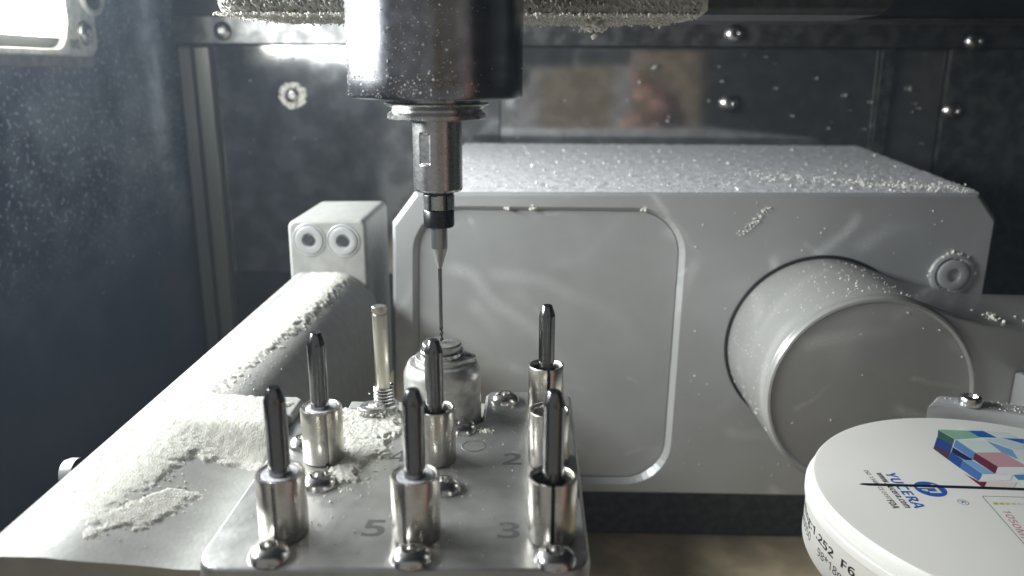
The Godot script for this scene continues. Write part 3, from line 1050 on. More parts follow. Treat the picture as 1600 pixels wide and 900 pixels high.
func sensor() -> void:
	var c := Vector3(-21.3, 0, -183.9)
	var t := thing("length_sensor", "stepped silver tool length sensor under the drill tip", "sensor", "", c)
	var b := MB.new()
	b.lathe([Vector2(0, -4.3), Vector2(8.9, -4.3), Vector2(9.3, -3.2), Vector2(9.5, -1.5), Vector2(9.5, 10.6)], Vector3.ZERO, 72)
	obj("body", b, M.alloy, t)
	b = MB.new()
	b.lathe([Vector2(9.5, 10.6), Vector2(9.45, 11.2), Vector2(8.4, 13.6), Vector2(7.9, 13.9), Vector2(7.2, 14.0), Vector2(0, 14.0)], Vector3.ZERO, 72)
	obj("shoulder", b, M.alloy, t)
	# stepped ring with an ear that holds a small hole
	var ear := PackedVector2Array()
	for i in 40:
		var a := lerpf(0.55, TAU - 0.55, i / 39.0)
		ear.append(Vector2.from_angle(a) * 6.6)
	for i in 9:
		ear.append(Vector2(6.3, 0) + Vector2.from_angle(lerpf(-1.1, 1.1, i / 8.0)) * 2.0)
	b = MB.new()
	b.prism(ear, 14.0, 15.3, 0.25, 0.0)
	obj("flange", b, M.alloy, t)
	b = MB.new()
	b.lathe([Vector2(0.95, 15.31), Vector2(0, 15.31)], Vector3(6.4, 0, 0.2), 20)
	obj("hole", b, M.black, t)
	b = MB.new()
	b.lathe([Vector2(5.3, 15.3), Vector2(5.3, 16.6), Vector2(5.05, 16.9), Vector2(4.95, 16.9), Vector2(4.9, 17.0)], Vector3.ZERO, 56)
	obj("collar", b, M.steel, t)
	b = MB.new()
	b.lathe([Vector2(4.75, 16.5), Vector2(4.75, 18.3), Vector2(4.5, 18.6), Vector2(0, 18.6)], Vector3.ZERO, 56)
	obj("button", b, M.plate, t)
	var list := []
	for i in 90:
		var a := rng.randf() * TAU
		var r := rng.randf_range(0.5, 4.4)
		list.append([Vector3(cos(a) * r, 18.62, sin(a) * r), rng.randf_range(0.04, 0.1)])
	for i in 160:
		var a := rng.randf() * TAU
		list.append([Vector3(cos(a) * 9.5, rng.randf_range(-2, 10) * rng.randf(), sin(a) * 9.5), rng.randf_range(0.04, 0.12)])
	scatter("powder_specks", list, M.grain, t)


func spring_pin() -> void:
	var t := thing("locating_pin", "upright brassy silver pin with a spring round its foot", "pin", "", Vector3(-36.4, 0, -186.0))
	t.rotation.z = 0.012
	var b := MB.new()
	b.lathe([Vector2(0, 0), Vector2(1.82, 0.1), Vector2(1.82, 24.9), Vector2(1.5, 25.0), Vector2(1.5, 25.5), Vector2(1.85, 25.6), Vector2(1.85, 26.8), Vector2(1.6, 27.0), Vector2(0, 27.0)], Vector3.ZERO, 36)
	obj("shaft", b, M.brass, t)
	b = MB.new()
	var path := []
	for i in 90:
		var a := TAU * i / 18.0
		path.append(Vector3(cos(a) * 2.2, 1.9 + 4.3 * i / 89.0, sin(a) * 2.2))
	b.tube(path, 0.36, 8)
	obj("spring", b, M.screw, t)
	b = MB.new()
	b.lathe([Vector2(0, -1.0), Vector2(3.7, -1.0), Vector2(3.7, 1.2), Vector2(3.4, 1.5), Vector2(1.9, 1.5)], Vector3.ZERO, 40)
	obj("washer", b, M.alloy, t)


func carriage() -> void:
	var t := thing("spindle_carriage", "dark cast spindle carriage caked with white powder at the top", "carriage")
	var b := MB.new()
	b.prism(round_poly([Vector2(-82, -214), Vector2(42, -214), Vector2(42, -268), Vector2(-82, -268)], [7, 3, 3, 8]), 97.2, 150.0, 1.5)
	obj("casting", b, M.dark, t)
	# caked powder: a rough crust on the front and the underside
	b = MB.new()
	var nx := 420
	var ny := 36
	b.grid(nx, ny, func(i: int, j: int) -> Vector3:
		var x := lerpf(-83.0, 42.5, float(i) / nx)
		var s := float(j) / ny
		var y := lerpf(113.0, 96.3, s)
		var curl := smoothstep(0.86, 1.0, s)
		var corner := 8.0 * pow(clampf((-75.0 - x) / 8.0, 0.0, 1.0), 2.0)
		var bare := smoothstep(8.0, 20.0, x) * smoothstep(98.0, 100.0, y) * (1.0 if x > 18 else 0.0)
		var th := 0.9 + 0.5 * nz.get_noise_2d(x * 3, y * 3) + 1.9 * nf.get_noise_2d(x * 1.7, y * 0.9)
		th = lerpf(th, 0.35 + 0.3 * nf.get_noise_2d(x * 2.0, y * 2.0), bare)
		return Vector3(x, y + 0.35 * nf.get_noise_2d(x * 1.3, 50) - 0.25 * absf(nf.get_noise_2d(x * 2.2, 9)), -214.0 + th - 3.0 * curl - corner))
	obj("powder_crust", b, M.powder, t)
	b = MB.new()
	b.grid(240, 60, func(i: int, j: int) -> Vector3:
		var x := lerpf(-81.0, 42.0, i / 240.0)
		var z := lerpf(-215.5, -268.0, j / 60.0)
		return Vector3(x, 96.6 - 0.5 * maxf(-0.4, nz.get_noise_2d(x * 2, z * 2)) - 0.5 * absf(nf.get_noise_2d(x, z)), z))
	obj("powder_underside", b, M.powder, t)
	var list := []
	for i in 2600:
		var x := rng.randf_range(-82, 42)
		var z := -213.3 - 54.0 * pow(rng.randf(), 2.5)
		list.append([Vector3(x, 96.3 - absf(rng.randfn(0, 0.35)), z), rng.randf_range(0.15, 0.5)])
	for i in 120:
		list.append([Vector3(17.0 + rng.randfn(0, 1.6), 94.4 + rng.randfn(0, 0.9), -232 + rng.randfn(0, 2)), rng.randf_range(0.4, 0.9)])
	scatter("powder_fringe", list, M.grain, t)


func spindle() -> void:
	var c := Vector3(-21.4, 0, -183.9)
	var t := thing("spindle", "polished cylindrical steel spindle hanging at the top centre", "spindle", "", c)
	var b := MB.new()
	b.lathe([Vector2(19.35, 80.35), Vector2(19.4, 150), Vector2(0, 150)], Vector3.ZERO, 160)
	obj("barrel", b, M.spindle, t)
	b = MB.new()
	b.lathe([Vector2(0, 76.5), Vector2(18.6, 76.5), Vector2(19.1, 76.8), Vector2(19.3, 77.4), Vector2(19.35, 80.2), Vector2(19.15, 80.25), Vector2(19.15, 80.4)], Vector3.ZERO, 160)
	obj("end_ring", b, M.spindle, t)
	b = MB.new()
	b.lathe([Vector2(9.8, 76.6), Vector2(9.8, 75.6), Vector2(11.6, 75.5)], Vector3.ZERO, 96)
	var prof := [Vector2(5.5, 71.9), Vector2(10.6, 71.9), Vector2(10.95, 72.15), Vector2(11.0, 72.9), Vector2(10.7, 73.2), Vector2(10.2, 73.6), Vector2(10.15, 74.1), Vector2(10.6, 74.6), Vector2(11.5, 75.0), Vector2(11.7, 75.25), Vector2(11.6, 75.5), Vector2(9.8, 75.6)]
	b.lathe(prof, Vector3.ZERO, 96)
	obj("grooved_flange", b, M.steel, t)
	# nose with a ground flat
	b = MB.new()
	var segs := 200
	var rows := 60
	var dir := Vector3(-0.42, 0, 0.91).normalized()
	b.grid(segs, rows, func(i: int, j: int) -> Vector3:
		var a := TAU * i / segs
		var y := lerpf(56.2, 71.9, float(j) / rows)
		var p := Vector3(cos(a), 0, -sin(a)) * 5.6
		if y > 62.0 and y < 69.0:
			var d := p.dot(dir)
			if d > 5.45:
				p -= dir * (d - 5.45 + 0.12)
		return p + Vector3.UP * y)
	b.lathe([Vector2(0, 55.6), Vector2(5.0, 55.6), Vector2(5.45, 55.85), Vector2(5.6, 56.2)], Vector3.ZERO, 96)
	obj("nose", b, M.steel, t)
	b = MB.new()
	var hex := PackedVector2Array()
	for i in 12:
		var a := TAU * (i / 2) / 6.0 + 0.22 + (0.10 if i % 2 else -0.10)
		hex.append(Vector2.from_angle(a) * 3.75)
	b.prism(hex, 51.4, 54.9, 0.15)
	obj("collet_nut", b, M.steel, t)
	b = MB.new()
	b.lathe([Vector2(0, 54.6), Vector2(3.5, 54.6), Vector2(3.5, 55.7)], Vector3.ZERO, 40)
	obj("collet_neck", b, M.black_metal, t)
	for a in [0.95, 2.05]:
		b = MB.new()
		b.xf = Transform3D(Basis(Vector3.UP, -a), Vector3.ZERO)
		b.box(Vector3(3.2, 51.5, -0.22), Vector3(3.72, 54.8, 0.22))
		obj("collet_slot", b, M.black, t)
	# chips of powder stuck to the polished barrel
	var list := []
	for i in 620:
		var a := PI / 2 + rng.randfn(0.18, 0.42)
		var y := 77.0 + 25.0 * rng.randf()
		if rng.randf() < 0.35:
			y = rng.randf_range(77, 82)
		list.append([Vector3(cos(a), 0, sin(a)) * 19.4 + Vector3.UP * y, rng.randf_range(0.04, 0.13) * (2.6 if rng.randf() < 0.10 else 1.0)])
	for i in 220:
		var a := PI + rng.randfn(-0.1, 0.25)
		list.append([Vector3(cos(a), 0, sin(a)) * 19.4 + Vector3.UP * rng.randf_range(77, 102), rng.randf_range(0.05, 0.2)])
	for i in 60:
		var a := rng.randf_range(1.6, 3.4)
		list.append([Vector3(cos(a) * 11.0, 72.0 + rng.randf() * 0.5, sin(a) * 11.0), rng.randf_range(0.05, 0.16)])
	scatter("powder_chips", list, M.grain, t)
	# the drill clamped in the spindle
	var d := thing("drill_bit", "thin fluted drill with a black depth ring held in the spindle", "drill bit", "", c)
	b = MB.new()
	b.lathe([Vector2(1.9, 47.3), Vector2(3.35, 47.2), Vector2(3.6, 47.5), Vector2(3.6, 51.0), Vector2(3.4, 51.3), Vector2(1.9, 51.3)], Vector3.ZERO, 56)
	obj("depth_ring", b, M.black, d)
	b = MB.new()
	b.lathe([Vector2(1.9, 42.0), Vector2(1.92, 42.3), Vector2(1.92, 48.0)], Vector3.ZERO, 48)
	obj("shank", b, M.drill, d)
	b = MB.new()
	b.lathe([Vector2(0.52, 37.2), Vector2(0.56, 37.4), Vector2(1.9, 42.0)], Vector3.ZERO, 48)
	obj("taper", b, M.drill, d)
	b = MB.new()
	b.lathe([Vector2(0.46, 22.4), Vector2(0.48, 37.0), Vector2(0.52, 37.2)], Vector3.ZERO, 24)
	obj("neck", b, M.carbide, d)
	# twisted two-flute tip
	b = MB.new()
	b.grid(24, 40, func(i: int, j: int) -> Vector3:
		var y := lerpf(18.75, 22.6, j / 40.0)
		var a := TAU * i / 24.0
		var k := cos(2.0 * (a + y * 2.1))
		var r := (0.42 + 0.12 * k) * minf(1.0, (y - 18.65) / 0.5)
		return Vector3(cos(a) * r, y, -sin(a) * r))
	obj("fluted_tip", b, M.carbide, d)


func disc() -> void:
	var c := Vector3(119.6, 0, -175.7)
	var t := thing("zirconia_disc", "white round milling disc with blue printed logo and colourful cubes", "milling disc", "", c)
	var b := MB.new()
	b.lathe([Vector2(0, -35.2), Vector2(48.2, -35.2), Vector2(48.75, -34.6), Vector2(48.75, -23.4), Vector2(48.9, -23.0), Vector2(49.25, -22.7), Vector2(49.25, -20.9), Vector2(49.0, -20.5), Vector2(48.4, -20.2), Vector2(47.9, -17.7), Vector2(47.5, -17.15), Vector2(46.9, -17.0), Vector2(0, -17.0)], Vector3.ZERO, 180)
	obj("blank", b, M.zirconia, t)
	var y := -16.985
	# printed cubes
	var prints := [
		["green_top", [118.4, -215.0, 126.6, -214.5, 127.3, -209.9, 120.1, -208.5], Color8(128, 172, 150)],
		["green_side", [118.2, -214.7, 119.9, -208.8, 117.3, -204.7, 115.5, -209.5], Color8(58, 100, 92)],
		["blue_l", [115.5, -209.8, 117.3, -204.7, 114.6, -200.5, 112.2, -204.5], Color8(40, 72, 150)],
		["maroon_l", [112.2, -204.5, 114.6, -200.5, 111.8, -196.6, 111.0, -202.5], Color8(88, 58, 84)],
		["navy", [116.9, -203.8, 118.5, -196.6, 117.2, -195.5, 116.0, -196.5, 115.0, -200.7], Color8(24, 34, 84)],
		["blue2", [115.1, -201.0, 115.8, -196.2, 112.6, -191.5, 111.8, -196.6], Color8(44, 84, 156)],
		["blue_top", [126.6, -214.5, 130.9, -214.4, 132.5, -210.1, 127.4, -210.2], Color8(14, 90, 168)],
		["pale1", [130.9, -214.4, 137.6, -213.6, 138.5, -209.7, 133.8, -210.0], Color8(200, 210, 208)],
		["bluetop2", [133.7, -209.9, 139.6, -209.5, 137.9, -206.7, 135.2, -207.0], Color8(16, 90, 170)],
		["white_top", [120.1, -208.5, 127.6, -208.2, 128.7, -200.9, 121.3, -200.7], Color8(205, 216, 214)],
		["blue_side3", [120.1, -208.5, 121.3, -200.7, 118.5, -196.6, 117.2, -204.1], Color8(100, 140, 200)],
		["pale2", [128.1, -209.1, 133.8, -210.0, 137.7, -206.5, 135.8, -203.1, 132.9, -203.0], Color8(188, 202, 210)],
		["steel", [128.2, -208.2, 132.4, -202.7, 130.7, -197.0, 128.7, -200.9], Color8(112, 158, 200)],
		["white4", [132.9, -203.0, 135.7, -202.8, 131.4, -195.5, 130.7, -197.0], Color8(206, 212, 214)],
		["pink_top", [121.2, -200.4, 129.0, -201.0, 130.5, -193.9, 129.8, -192.8, 123.0, -192.6], Color8(192, 150, 158)],
		["maroon_side", [121.2, -200.4, 123.0, -192.6, 120.1, -188.8, 118.6, -196.6], Color8(108, 44, 66)],
		["white_front", [122.9, -192.5, 129.7, -192.6, 127.8, -189.3, 124.2, -188.2, 120.2, -188.8], Color8(222, 222, 224)],
		["blue5", [115.6, -196.2, 118.2, -196.1, 120.1, -188.8, 116.8, -188.5], Color8(130, 172, 214)],
		["blue5side", [115.5, -196.0, 116.7, -188.5, 113.8, -184.8, 112.6, -191.5], Color8(80, 124, 190)],
		["white6", [116.8, -188.5, 124.2, -188.2, 122.1, -185.3, 113.9, -184.7], Color8(226, 226, 230)],
		["maroon7", [112.2, -188.6, 113.8, -184.5, 115.7, -184.4, 113.1, -181.1], Color8(116, 30, 54)],
		["pinkw", [115.7, -184.4, 123.3, -184.6, 120.3, -181.1, 113.2, -181.1], Color8(222, 208, 204)],
		["navy8", [124.4, -188.2, 127.4, -188.6, 125.8, -185.9, 124.2, -185.8], Color8(60, 140, 190)],
	]
	var lift := 0.0
	for p in prints:
		b = MB.new()
		var q := PackedVector2Array()
		for i in range(0, p[1].size(), 2):
			q.append(Vector2(p[1][i] - c.x, p[1][i + 1] - c.z))
		b.cap(q, y + lift, Vector3.UP)
		lift += 0.0015
		obj("printed_facet", b, mat(p[2], 0.4), t)
	# blue wordmark, address lines and marks; they run towards the viewer, letter tops to the right
	var run := Basis(Vector3.BACK, Vector3.RIGHT, Vector3.UP)
	var blue := mat(Color8(38, 92, 176), 0.4)
	b = MB.new()
	b.mesh_text("YUCERA", Vector2(17.4, 2.75), run, Vector3(91.7 - c.x, y, -188.5 - c.z))
	obj("wordmark", b, blue, t)
	b = MB.new()
	b.mesh_text("www.yucera.com", Vector2(17.0, 1.95), run, Vector3(88.9 - c.x, y, -188.3 - c.z))
	obj("web_address", b, M.ink, t)
	b = MB.new()
	b.mesh_text("ISO 13485 CE 0197", Vector2(14.6, 1.15), run, Vector3(86.9 - c.x, y, -189.6 - c.z), false)
	obj("standards_line", b, M.ink, t)
	b = MB.new()
	b.mesh_text("FDA", Vector2(3.8, 1.7), run, Vector3(86.5 - c.x, y, -174.7 - c.z))
	obj("approval_mark", b, M.ink, t)
	# round logo
	b = MB.new()
	b.cap(circle(Vector2(99.7 - c.x, -180.4 - c.z), 3.75, 48), y, Vector3.UP)
	obj("round_logo", b, blue, t)
	b = MB.new()
	var lc := Vector2(99.7 - c.x, -180.4 - c.z)
	for q in [[-2.9, -1.2, 1.0, -0.4], [0.2, -2.3, 1.0, -1.2], [0.2, -2.3, 2.0, -1.6], [1.2, -2.3, 2.0, 1.9], [-1.6, 1.2, 2.0, 1.9], [-1.6, 0.2, -0.9, 1.9], [-2.3, 0.2, -0.9, 0.8]]:
		b.cap(PackedVector2Array([lc + Vector2(q[0], q[1]), lc + Vector2(q[2], q[1]), lc + Vector2(q[2], q[3]), lc + Vector2(q[0], q[3])]), y + 0.012 + 0.001 * q[0], Vector3.UP)
	obj("logo_glyph", b, M.zirconia, t)
	b = MB.new()
	b.mesh_text("R", Vector2(1.2, 1.3), run, Vector3(104.0 - c.x, y, -174.9 - c.z), false)
	b.lathe([Vector2(1.25, y), Vector2(1.25, y + 0.01), Vector2(1.12, y + 0.01), Vector2(1.12, y)], Vector3(104.6 - c.x, 0, -174.3 - c.z), 30)
	obj("registered_mark", b, blue, t)
	# hand drawn ink stroke across the face
	b = MB.new()
	var pts := PackedVector2Array()
	for q in [Vector2(82.8, -182.1), Vector2(84.0, -182.75), Vector2(95, -182.55), Vector2(110, -182.15), Vector2(134, -181.2), Vector2(134, -180.0), Vector2(110, -180.85), Vector2(95, -181.3), Vector2(85, -181.55)]:
		pts.append(q - Vector2(c.x, c.z))
	b.cap(pts, y + 0.045, Vector3.UP)
	obj("ink_stroke", b, mat(lin(0.006, 0.008, 0.02), 0.3), t)
	# outlined shade table
	b = MB.new()
	var o2 := Vector2(110.6 - c.x, -177.5 - c.z)
	b.flat(Vector3(o2.x + 0.4, y, o2.y), Vector3(o2.x + 24, y, o2.y + 0.5), Vector3(o2.x + 24, y, o2.y + 0.75), Vector3(o2.x + 0.4, y, o2.y + 0.25), Vector3.UP)
	b.flat(Vector3(o2.x, y, o2.y + 0.4), Vector3(o2.x + 0.22, y, o2.y + 0.4), Vector3(o2.x - 1.9, y, o2.y + 24), Vector3(o2.x - 2.12, y, o2.y + 24), Vector3.UP)
	b.flat(Vector3(o2.x + 0.4, y, o2.y), Vector3(o2.x + 0.5, y, o2.y + 0.25), Vector3(o2.x + 0.2, y, o2.y + 0.5), Vector3(o2.x, y, o2.y + 0.4), Vector3.UP)
	obj("table_outline", b, mat(Color8(130, 132, 126), 0.5), t)
	for i in 6:
		b = MB.new()
		var s := Vector2(111.6 + i * 1.42 - c.x, -174.4 - c.z)
		b.cap(PackedVector2Array([s, s + Vector2(1.1, 0), s + Vector2(1.0, 0.95), s + Vector2(-0.1, 0.95)]), y, Vector3.UP)
		obj("shade_square", b, mat(Color8(178, 178, 60).lerp(Color8(205, 205, 190), minf(1.0, i / 4.0)), 0.5), t)
	b = MB.new()
	b.mesh_text("1050MPa", Vector2(15.0, 1.7), Basis(Vector3(-0.19, 0, 0.98), Vector3(0.98, 0, 0.19), Vector3.UP), Vector3(111.9 - c.x, y, -171.0 - c.z), false)
	obj("strength_line", b, mat(Color8(176, 120, 130), 0.5), t)
	# stamped text round the rim
	b = MB.new()
	b.bend_r = 48.76
	b.mesh_text("Scaling:1.252  F6.6", Vector2(41.0, 3.0), Basis.IDENTITY, Vector3(deg_to_rad(203), -28.4, 0))
	obj("rim_lettering", b, M.ink, t)
	b = MB.new()
	b.bend_r = 48.76
	b.mesh_text("SBM0050", Vector2(16.0, 2.3), Basis.IDENTITY, Vector3(deg_to_rad(202), -31.2, 0), false)
	b.mesh_text("98*18mm", Vector2(15.0, 2.3), Basis.IDENTITY, Vector3(deg_to_rad(177), -31.2, 0), false)
	obj("rim_lettering", b, M.ink, t)


func drift(called: String, label: String, poly: PackedVector2Array, base: Callable, thick: float, cell: float, slope := 0.7) -> void:
	var lo := poly[0]
	var hi := poly[0]
	for p in poly:
		lo = lo.min(p)
		hi = hi.max(p)
	lo -= Vector2(2, 2)
	hi += Vector2(2, 2)
	var nx := int((hi.x - lo.x) / cell)
	var ny := int((hi.y - lo.y) / cell)
	var th := PackedFloat32Array()
	th.resize((nx + 1) * (ny + 1))
	for j in ny + 1:
		for i in nx + 1:
			var p := lo + Vector2(i, j) * cell
			var d := seg_dist(p, poly) + 2.4 * nz.get_noise_2d(p.x * 0.7 + 90, p.y * 0.7) + 1.6 * nz.get_noise_2d(p.x * 2.2, p.y * 2.2) + 0.8 * nf.get_noise_2d(p.x * 0.7, p.y * 0.7)
			var near := lerpf(1.0, 0.35, smoothstep(-172.0, -140.0, p.y)) if thick == 0.7 else 1.0
			var h := clampf(d * slope, -0.6, thick * near)
			if h > 0.0:
				h += thick * near * (0.32 * nz.get_noise_2d(p.x * 3.0 + 50, p.y * 3.0) + 0.24 * nf.get_noise_2d(p.x * 1.1, p.y * 1.1))
			th[j * (nx + 1) + i] = h
	var b := MB.new()
	b.grid(ny, nx, func(j: int, i: int) -> Vector3:
		var p := lo + Vector2(i, j) * cell
		return Vector3(p.x, base.call(p.x, p.y) + th[j * (nx + 1) + i], p.y),
		func(j: int, i: int) -> bool:
			return maxf(maxf(th[j * (nx + 1) + i], th[j * (nx + 1) + i + 1]), maxf(th[(j + 1) * (nx + 1) + i], th[(j + 1) * (nx + 1) + i + 1])) > -0.1)
	var o := obj(called, b, M.powder)
	tag(o, label, "powder", "", "stuff")


func powder() -> void:
	drift("powder_drift", "cream powder spread along the pale arm at the left", PackedVector2Array([Vector2(-91.1, -317), Vector2(-72, -316), Vector2(-73, -270), Vector2(-76.5, -219.2), Vector2(-79.5, -188.5), Vector2(-66, -187.5), Vector2(-59.5, -183), Vector2(-58.5, -172), Vector2(-58, -158.5), Vector2(-69, -160.5), Vector2(-74.5, -160), Vector2(-76.8, -145), Vector2(-79.7, -125.5), Vector2(-84, -133), Vector2(-89, -140), Vector2(-93.0, -150), Vector2(-93.8, -172.6), Vector2(-92.5, -230)]),
		func(x: float, z: float) -> float: return maxf(arm_y(x, z), lerpf(2.2, -4.3, smoothstep(-171.5, -162.5, z)) if x > -84 and x < -57.2 and z > -187.6 else -99.0), 0.7, 0.45, 0.3)
	drift("powder_film", "thin torn flake of powder film at the lower left front of the arm", PackedVector2Array([Vector2(-73.4, -147), Vector2(-68.5, -149), Vector2(-69.5, -140.5), Vector2(-73, -131), Vector2(-78.5, -128.5), Vector2(-82.5, -132.5), Vector2(-78.5, -139)]),
		func(x: float, z: float) -> float: return arm_y(x, z), 0.28, 0.35, 0.25)
	drift("powder_pile", "loose white powder spilled round the second row left sleeve", PackedVector2Array([Vector2(-46.5, -184.5), Vector2(-32.5, -184.5), Vector2(-32.5, -176.5), Vector2(-27.9, -171.5), Vector2(-33.3, -168.5), Vector2(-30.5, -162.3), Vector2(-31.0, -159.9), Vector2(-34.8, -157.9), Vector2(-35.4, -149.5), Vector2(-37.6, -146.2), Vector2(-41.0, -147.6), Vector2(-42.6, -151.5), Vector2(-40.8, -157.7), Vector2(-41.0, -166), Vector2(-46.5, -172)]),
		func(_x: float, _z: float) -> float: return 0.0, 0.8, 0.3)
	# loose grains on the housing top
	var list := []
	for i in 1100:
		var s := pow(rng.randf(), 1.1)
		var x := lerpf(lerpf(-45, -42, s), lerpf(176, 204, s), rng.randf())
		var z := lerpf(-322, -520, s)
		var k := nz.get_noise_2d(x * 1.2, z * 1.2)
		if k < -0.1 and rng.randf() < 0.7:
			continue
		list.append([Vector3(x, 36.0 + rng.randf() * 0.4, z), rng.randf_range(0.1, 0.38) * (2.4 if rng.randf() < 0.08 else 1.0)])
	for i in 330:
		var s := pow(rng.randf(), 0.7)
		list.append([Vector3(lerpf(95, 176, s) + rng.randfn(0, 2), 36.3 + absf(rng.randfn(0, 0.7)), lerpf(-365, -328, s) + rng.randfn(0, 6)), rng.randf_range(0.12, 0.5)])
	tag(scatter("powder_grains", list, M.grain), "scattered white powder grains on top of the motor housing", "powder", "", "stuff")
	# grains round the piles
	list = []
	for i in 500:
		list.append([Vector3(-37 + rng.randfn(0, 5), 0.1, -163 + rng.randfn(0, 11)), rng.randf_range(0.06, 0.28)])
	for i in 380:
		var z := rng.randf_range(-300, -126)
		var x := -77.0 + rng.randfn(0, 2.4)
		list.append([Vector3(x, arm_y(x, z) + 0.1, z), rng.randf_range(0.06, 0.24)])
	for i in 50:
		list.append([Vector3(-10.5 + rng.randfn(0, 0.9), 0.15, -173.5 + rng.randfn(0, 0.5)), rng.randf_range(0.1, 0.4)])
	for i in 260:
		var a := rng.randf() * TAU
		list.append([Vector3(-21.3 + cos(a) * rng.randf_range(9.6, 12.0), -3.9 + rng.randf() * 0.8, -183.9 + sin(a) * rng.randf_range(9.6, 12.0)), rng.randf_range(0.15, 0.5)])
	for i in 120:
		list.append([Vector3(-38.2 + rng.randfn(0, 1.6), 0.9 + rng.randf(), -180.0 + rng.randfn(0, 0.8)), rng.randf_range(0.2, 0.6)])
	for i in 80:
		list.append([Vector3(-38.6 + rng.randfn(0, 0.7), 2.3, -181.6 + rng.randfn(0, 0.7)), rng.randf_range(0.2, 0.4)])
	tag(scatter("powder_crumbs", list, M.grain), "small powder crumbs lying on the tool plate and arm", "powder", "", "stuff")


# ---------------------------------------------------------------- the photographer's hand, seen mirrored in the rear window
func brown_standin() -> void:
	var t := thing("added_brown_block", "added brown block standing for the brownish room mirrored in the rear window", "box")  # unseen block added to give the rear pane a brown reflection
	var b := MB.new()
	b.box(Vector3(10, -60, 300), Vector3(300, 150, 420), 1.5)
	obj("brown_standin", b, M.block_brown, t)
	b = MB.new()
	b.box(Vector3(140, -58, 299.4), Vector3(170, 149, 299.9), 0.1)
	obj("pale_band", b, M.lamp_frame, t)


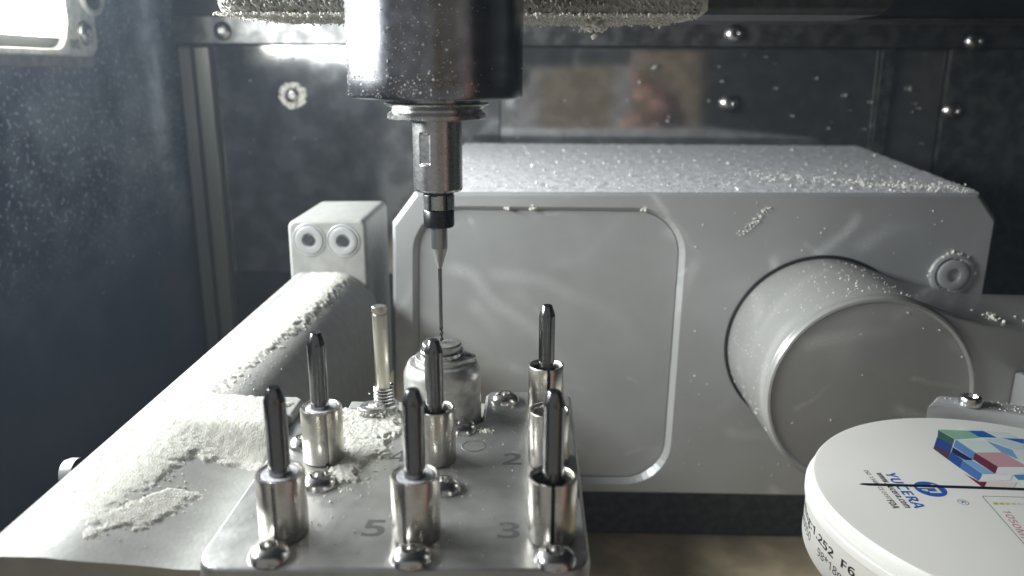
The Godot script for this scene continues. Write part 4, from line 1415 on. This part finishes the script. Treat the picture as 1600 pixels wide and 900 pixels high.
func hand() -> void:
	var bones := []   # [a, b, ra, rb]
	var chain := func(pts: Array, rad: Array) -> void:
		for i in pts.size() - 1:
			bones.append([pts[i], pts[i + 1], rad[i], rad[i + 1]])
	# palm to the right, fingers bent towards the left, thumb from the side of the palm
	chain.call([Vector3(197, -3, 10), Vector3(188, 25, 6), Vector3(182, 55, 6)], [22, 24, 20])
	chain.call([Vector3(197, -3, 10), Vector3(206, -45, 30), Vector3(217, -125, 60)], [22, 24, 28])
	chain.call([Vector3(184, 63, 2), Vector3(174, 75, -22), Vector3(156, 73, -30), Vector3(142, 69, -28)], [10, 9.4, 8.6, 7.4])
	chain.call([Vector3(184, 39, 0), Vector3(168, 45, -28), Vector3(142, 39, -36), Vector3(123, 33, -34)], [10.6, 9.8, 9, 7.8])
	chain.call([Vector3(186, 17, 0), Vector3(168, 17, -28), Vector3(138, 11, -36), Vector3(114, 5, -34)], [10.6, 9.8, 9, 7.8])
	chain.call([Vector3(190, -5, 2), Vector3(176, -11, -24), Vector3(154, -17, -30), Vector3(138, -21, -28)], [9.4, 8.6, 7.8, 6.8])
	chain.call([Vector3(196, 19, 14), Vector3(178, 57, 26), Vector3(158, 83, 22), Vector3(142, 97, 12)], [13, 11, 10, 8.4])
	var cell := 3.0
	var lo := Vector3(97, -135, -56)
	var dim := Vector3i(50, 84, 52)
	var field := PackedFloat32Array()
	field.resize(dim.x * dim.y * dim.z)
	field.fill(99.0)
	for bn in bones:
		var a: Vector3 = bn[0]
		var e: Vector3 = bn[1]
		var big: float = maxf(bn[2], bn[3]) + 9.0
		var i0 := Vector3i(((a.min(e) - Vector3.ONE * big - lo) / cell).floor()).clamp(Vector3i.ZERO, dim - Vector3i.ONE)
		var i1 := Vector3i(((a.max(e) + Vector3.ONE * big - lo) / cell).ceil()).clamp(Vector3i.ZERO, dim - Vector3i.ONE)
		var ab := e - a
		for z in range(i0.z, i1.z + 1):
			for y in range(i0.y, i1.y + 1):
				for x in range(i0.x, i1.x + 1):
					var p := lo + Vector3(x, y, z) * cell
					var s := clampf((p - a).dot(ab) / ab.length_squared(), 0.0, 1.0)
					var d: float = p.distance_to(a + ab * s) - lerpf(bn[2], bn[3], s)
					var at := (z * dim.y + y) * dim.x + x
					var f := field[at]
					var h := maxf(3.0 - absf(f - d), 0.0) / 3.0
					field[at] = minf(f, d) - h * h * 0.75
	var id := {}
	var pos := PackedVector3Array()
	var st := MB.new()
	for z in dim.z - 1:
		for y in dim.y - 1:
			for x in dim.x - 1:
				var sum := Vector3.ZERO
				var k := 0
				var base := (z * dim.y + y) * dim.x + x
				var first := field[base] < 0.0
				var mixed := false
				for q in 8:
					if (field[base + (q & 1) + ((q >> 1) & 1) * dim.x + (q >> 2) * dim.x * dim.y] < 0.0) != first:
						mixed = true
						break
				if not mixed:
					continue
				for q in 8:
					for ax in 3:
						if q & (1 << ax):
							continue
						var r := q | (1 << ax)
						var f0 := field[base + (q & 1) + ((q >> 1) & 1) * dim.x + (q >> 2) * dim.x * dim.y]
						var f1 := field[base + (r & 1) + ((r >> 1) & 1) * dim.x + (r >> 2) * dim.x * dim.y]
						if (f0 < 0.0) != (f1 < 0.0):
							var s := f0 / (f0 - f1)
							sum += Vector3(q & 1, (q >> 1) & 1, q >> 2).lerp(Vector3(r & 1, (r >> 1) & 1, r >> 2), s)
							k += 1
				id[base] = pos.size()
				pos.append(lo + (Vector3(x, y, z) + sum / k) * cell)
	var F := func(x: int, y: int, z: int) -> float: return field[(clampi(z, 0, dim.z - 1) * dim.y + clampi(y, 0, dim.y - 1)) * dim.x + clampi(x, 0, dim.x - 1)]
	var N := func(p: Vector3) -> Vector3:
		var g := Vector3i(((p - lo) / cell).round())
		return Vector3(F.call(g.x + 1, g.y, g.z) - F.call(g.x - 1, g.y, g.z), F.call(g.x, g.y + 1, g.z) - F.call(g.x, g.y - 1, g.z), F.call(g.x, g.y, g.z + 1) - F.call(g.x, g.y, g.z - 1)).normalized()
	var step := [1, dim.x, dim.x * dim.y]
	for z in range(1, dim.z - 1):
		for y in range(1, dim.y - 1):
			for x in range(1, dim.x - 1):
				var base := (z * dim.y + y) * dim.x + x
				for ax in 3:
					if (field[base] < 0.0) == (field[base + step[ax]] < 0.0):
						continue
					var s1: int = step[(ax + 1) % 3]
					var s2: int = step[(ax + 2) % 3]
					var c := [base, base - s1, base - s1 - s2, base - s2]
					if c.all(func(w): return id.has(w)):
						var p := c.map(func(w): return pos[id[w]])
						var n := p.map(func(w): return N.call(w))
						st.quad(p[0], p[1], p[2], p[3], n[0], n[1], n[2], n[3])
	var t := obj("person", st, M.skin)
	tag(t, "bare hand with curled fingers, seen as a reflection in the rear window", "person")
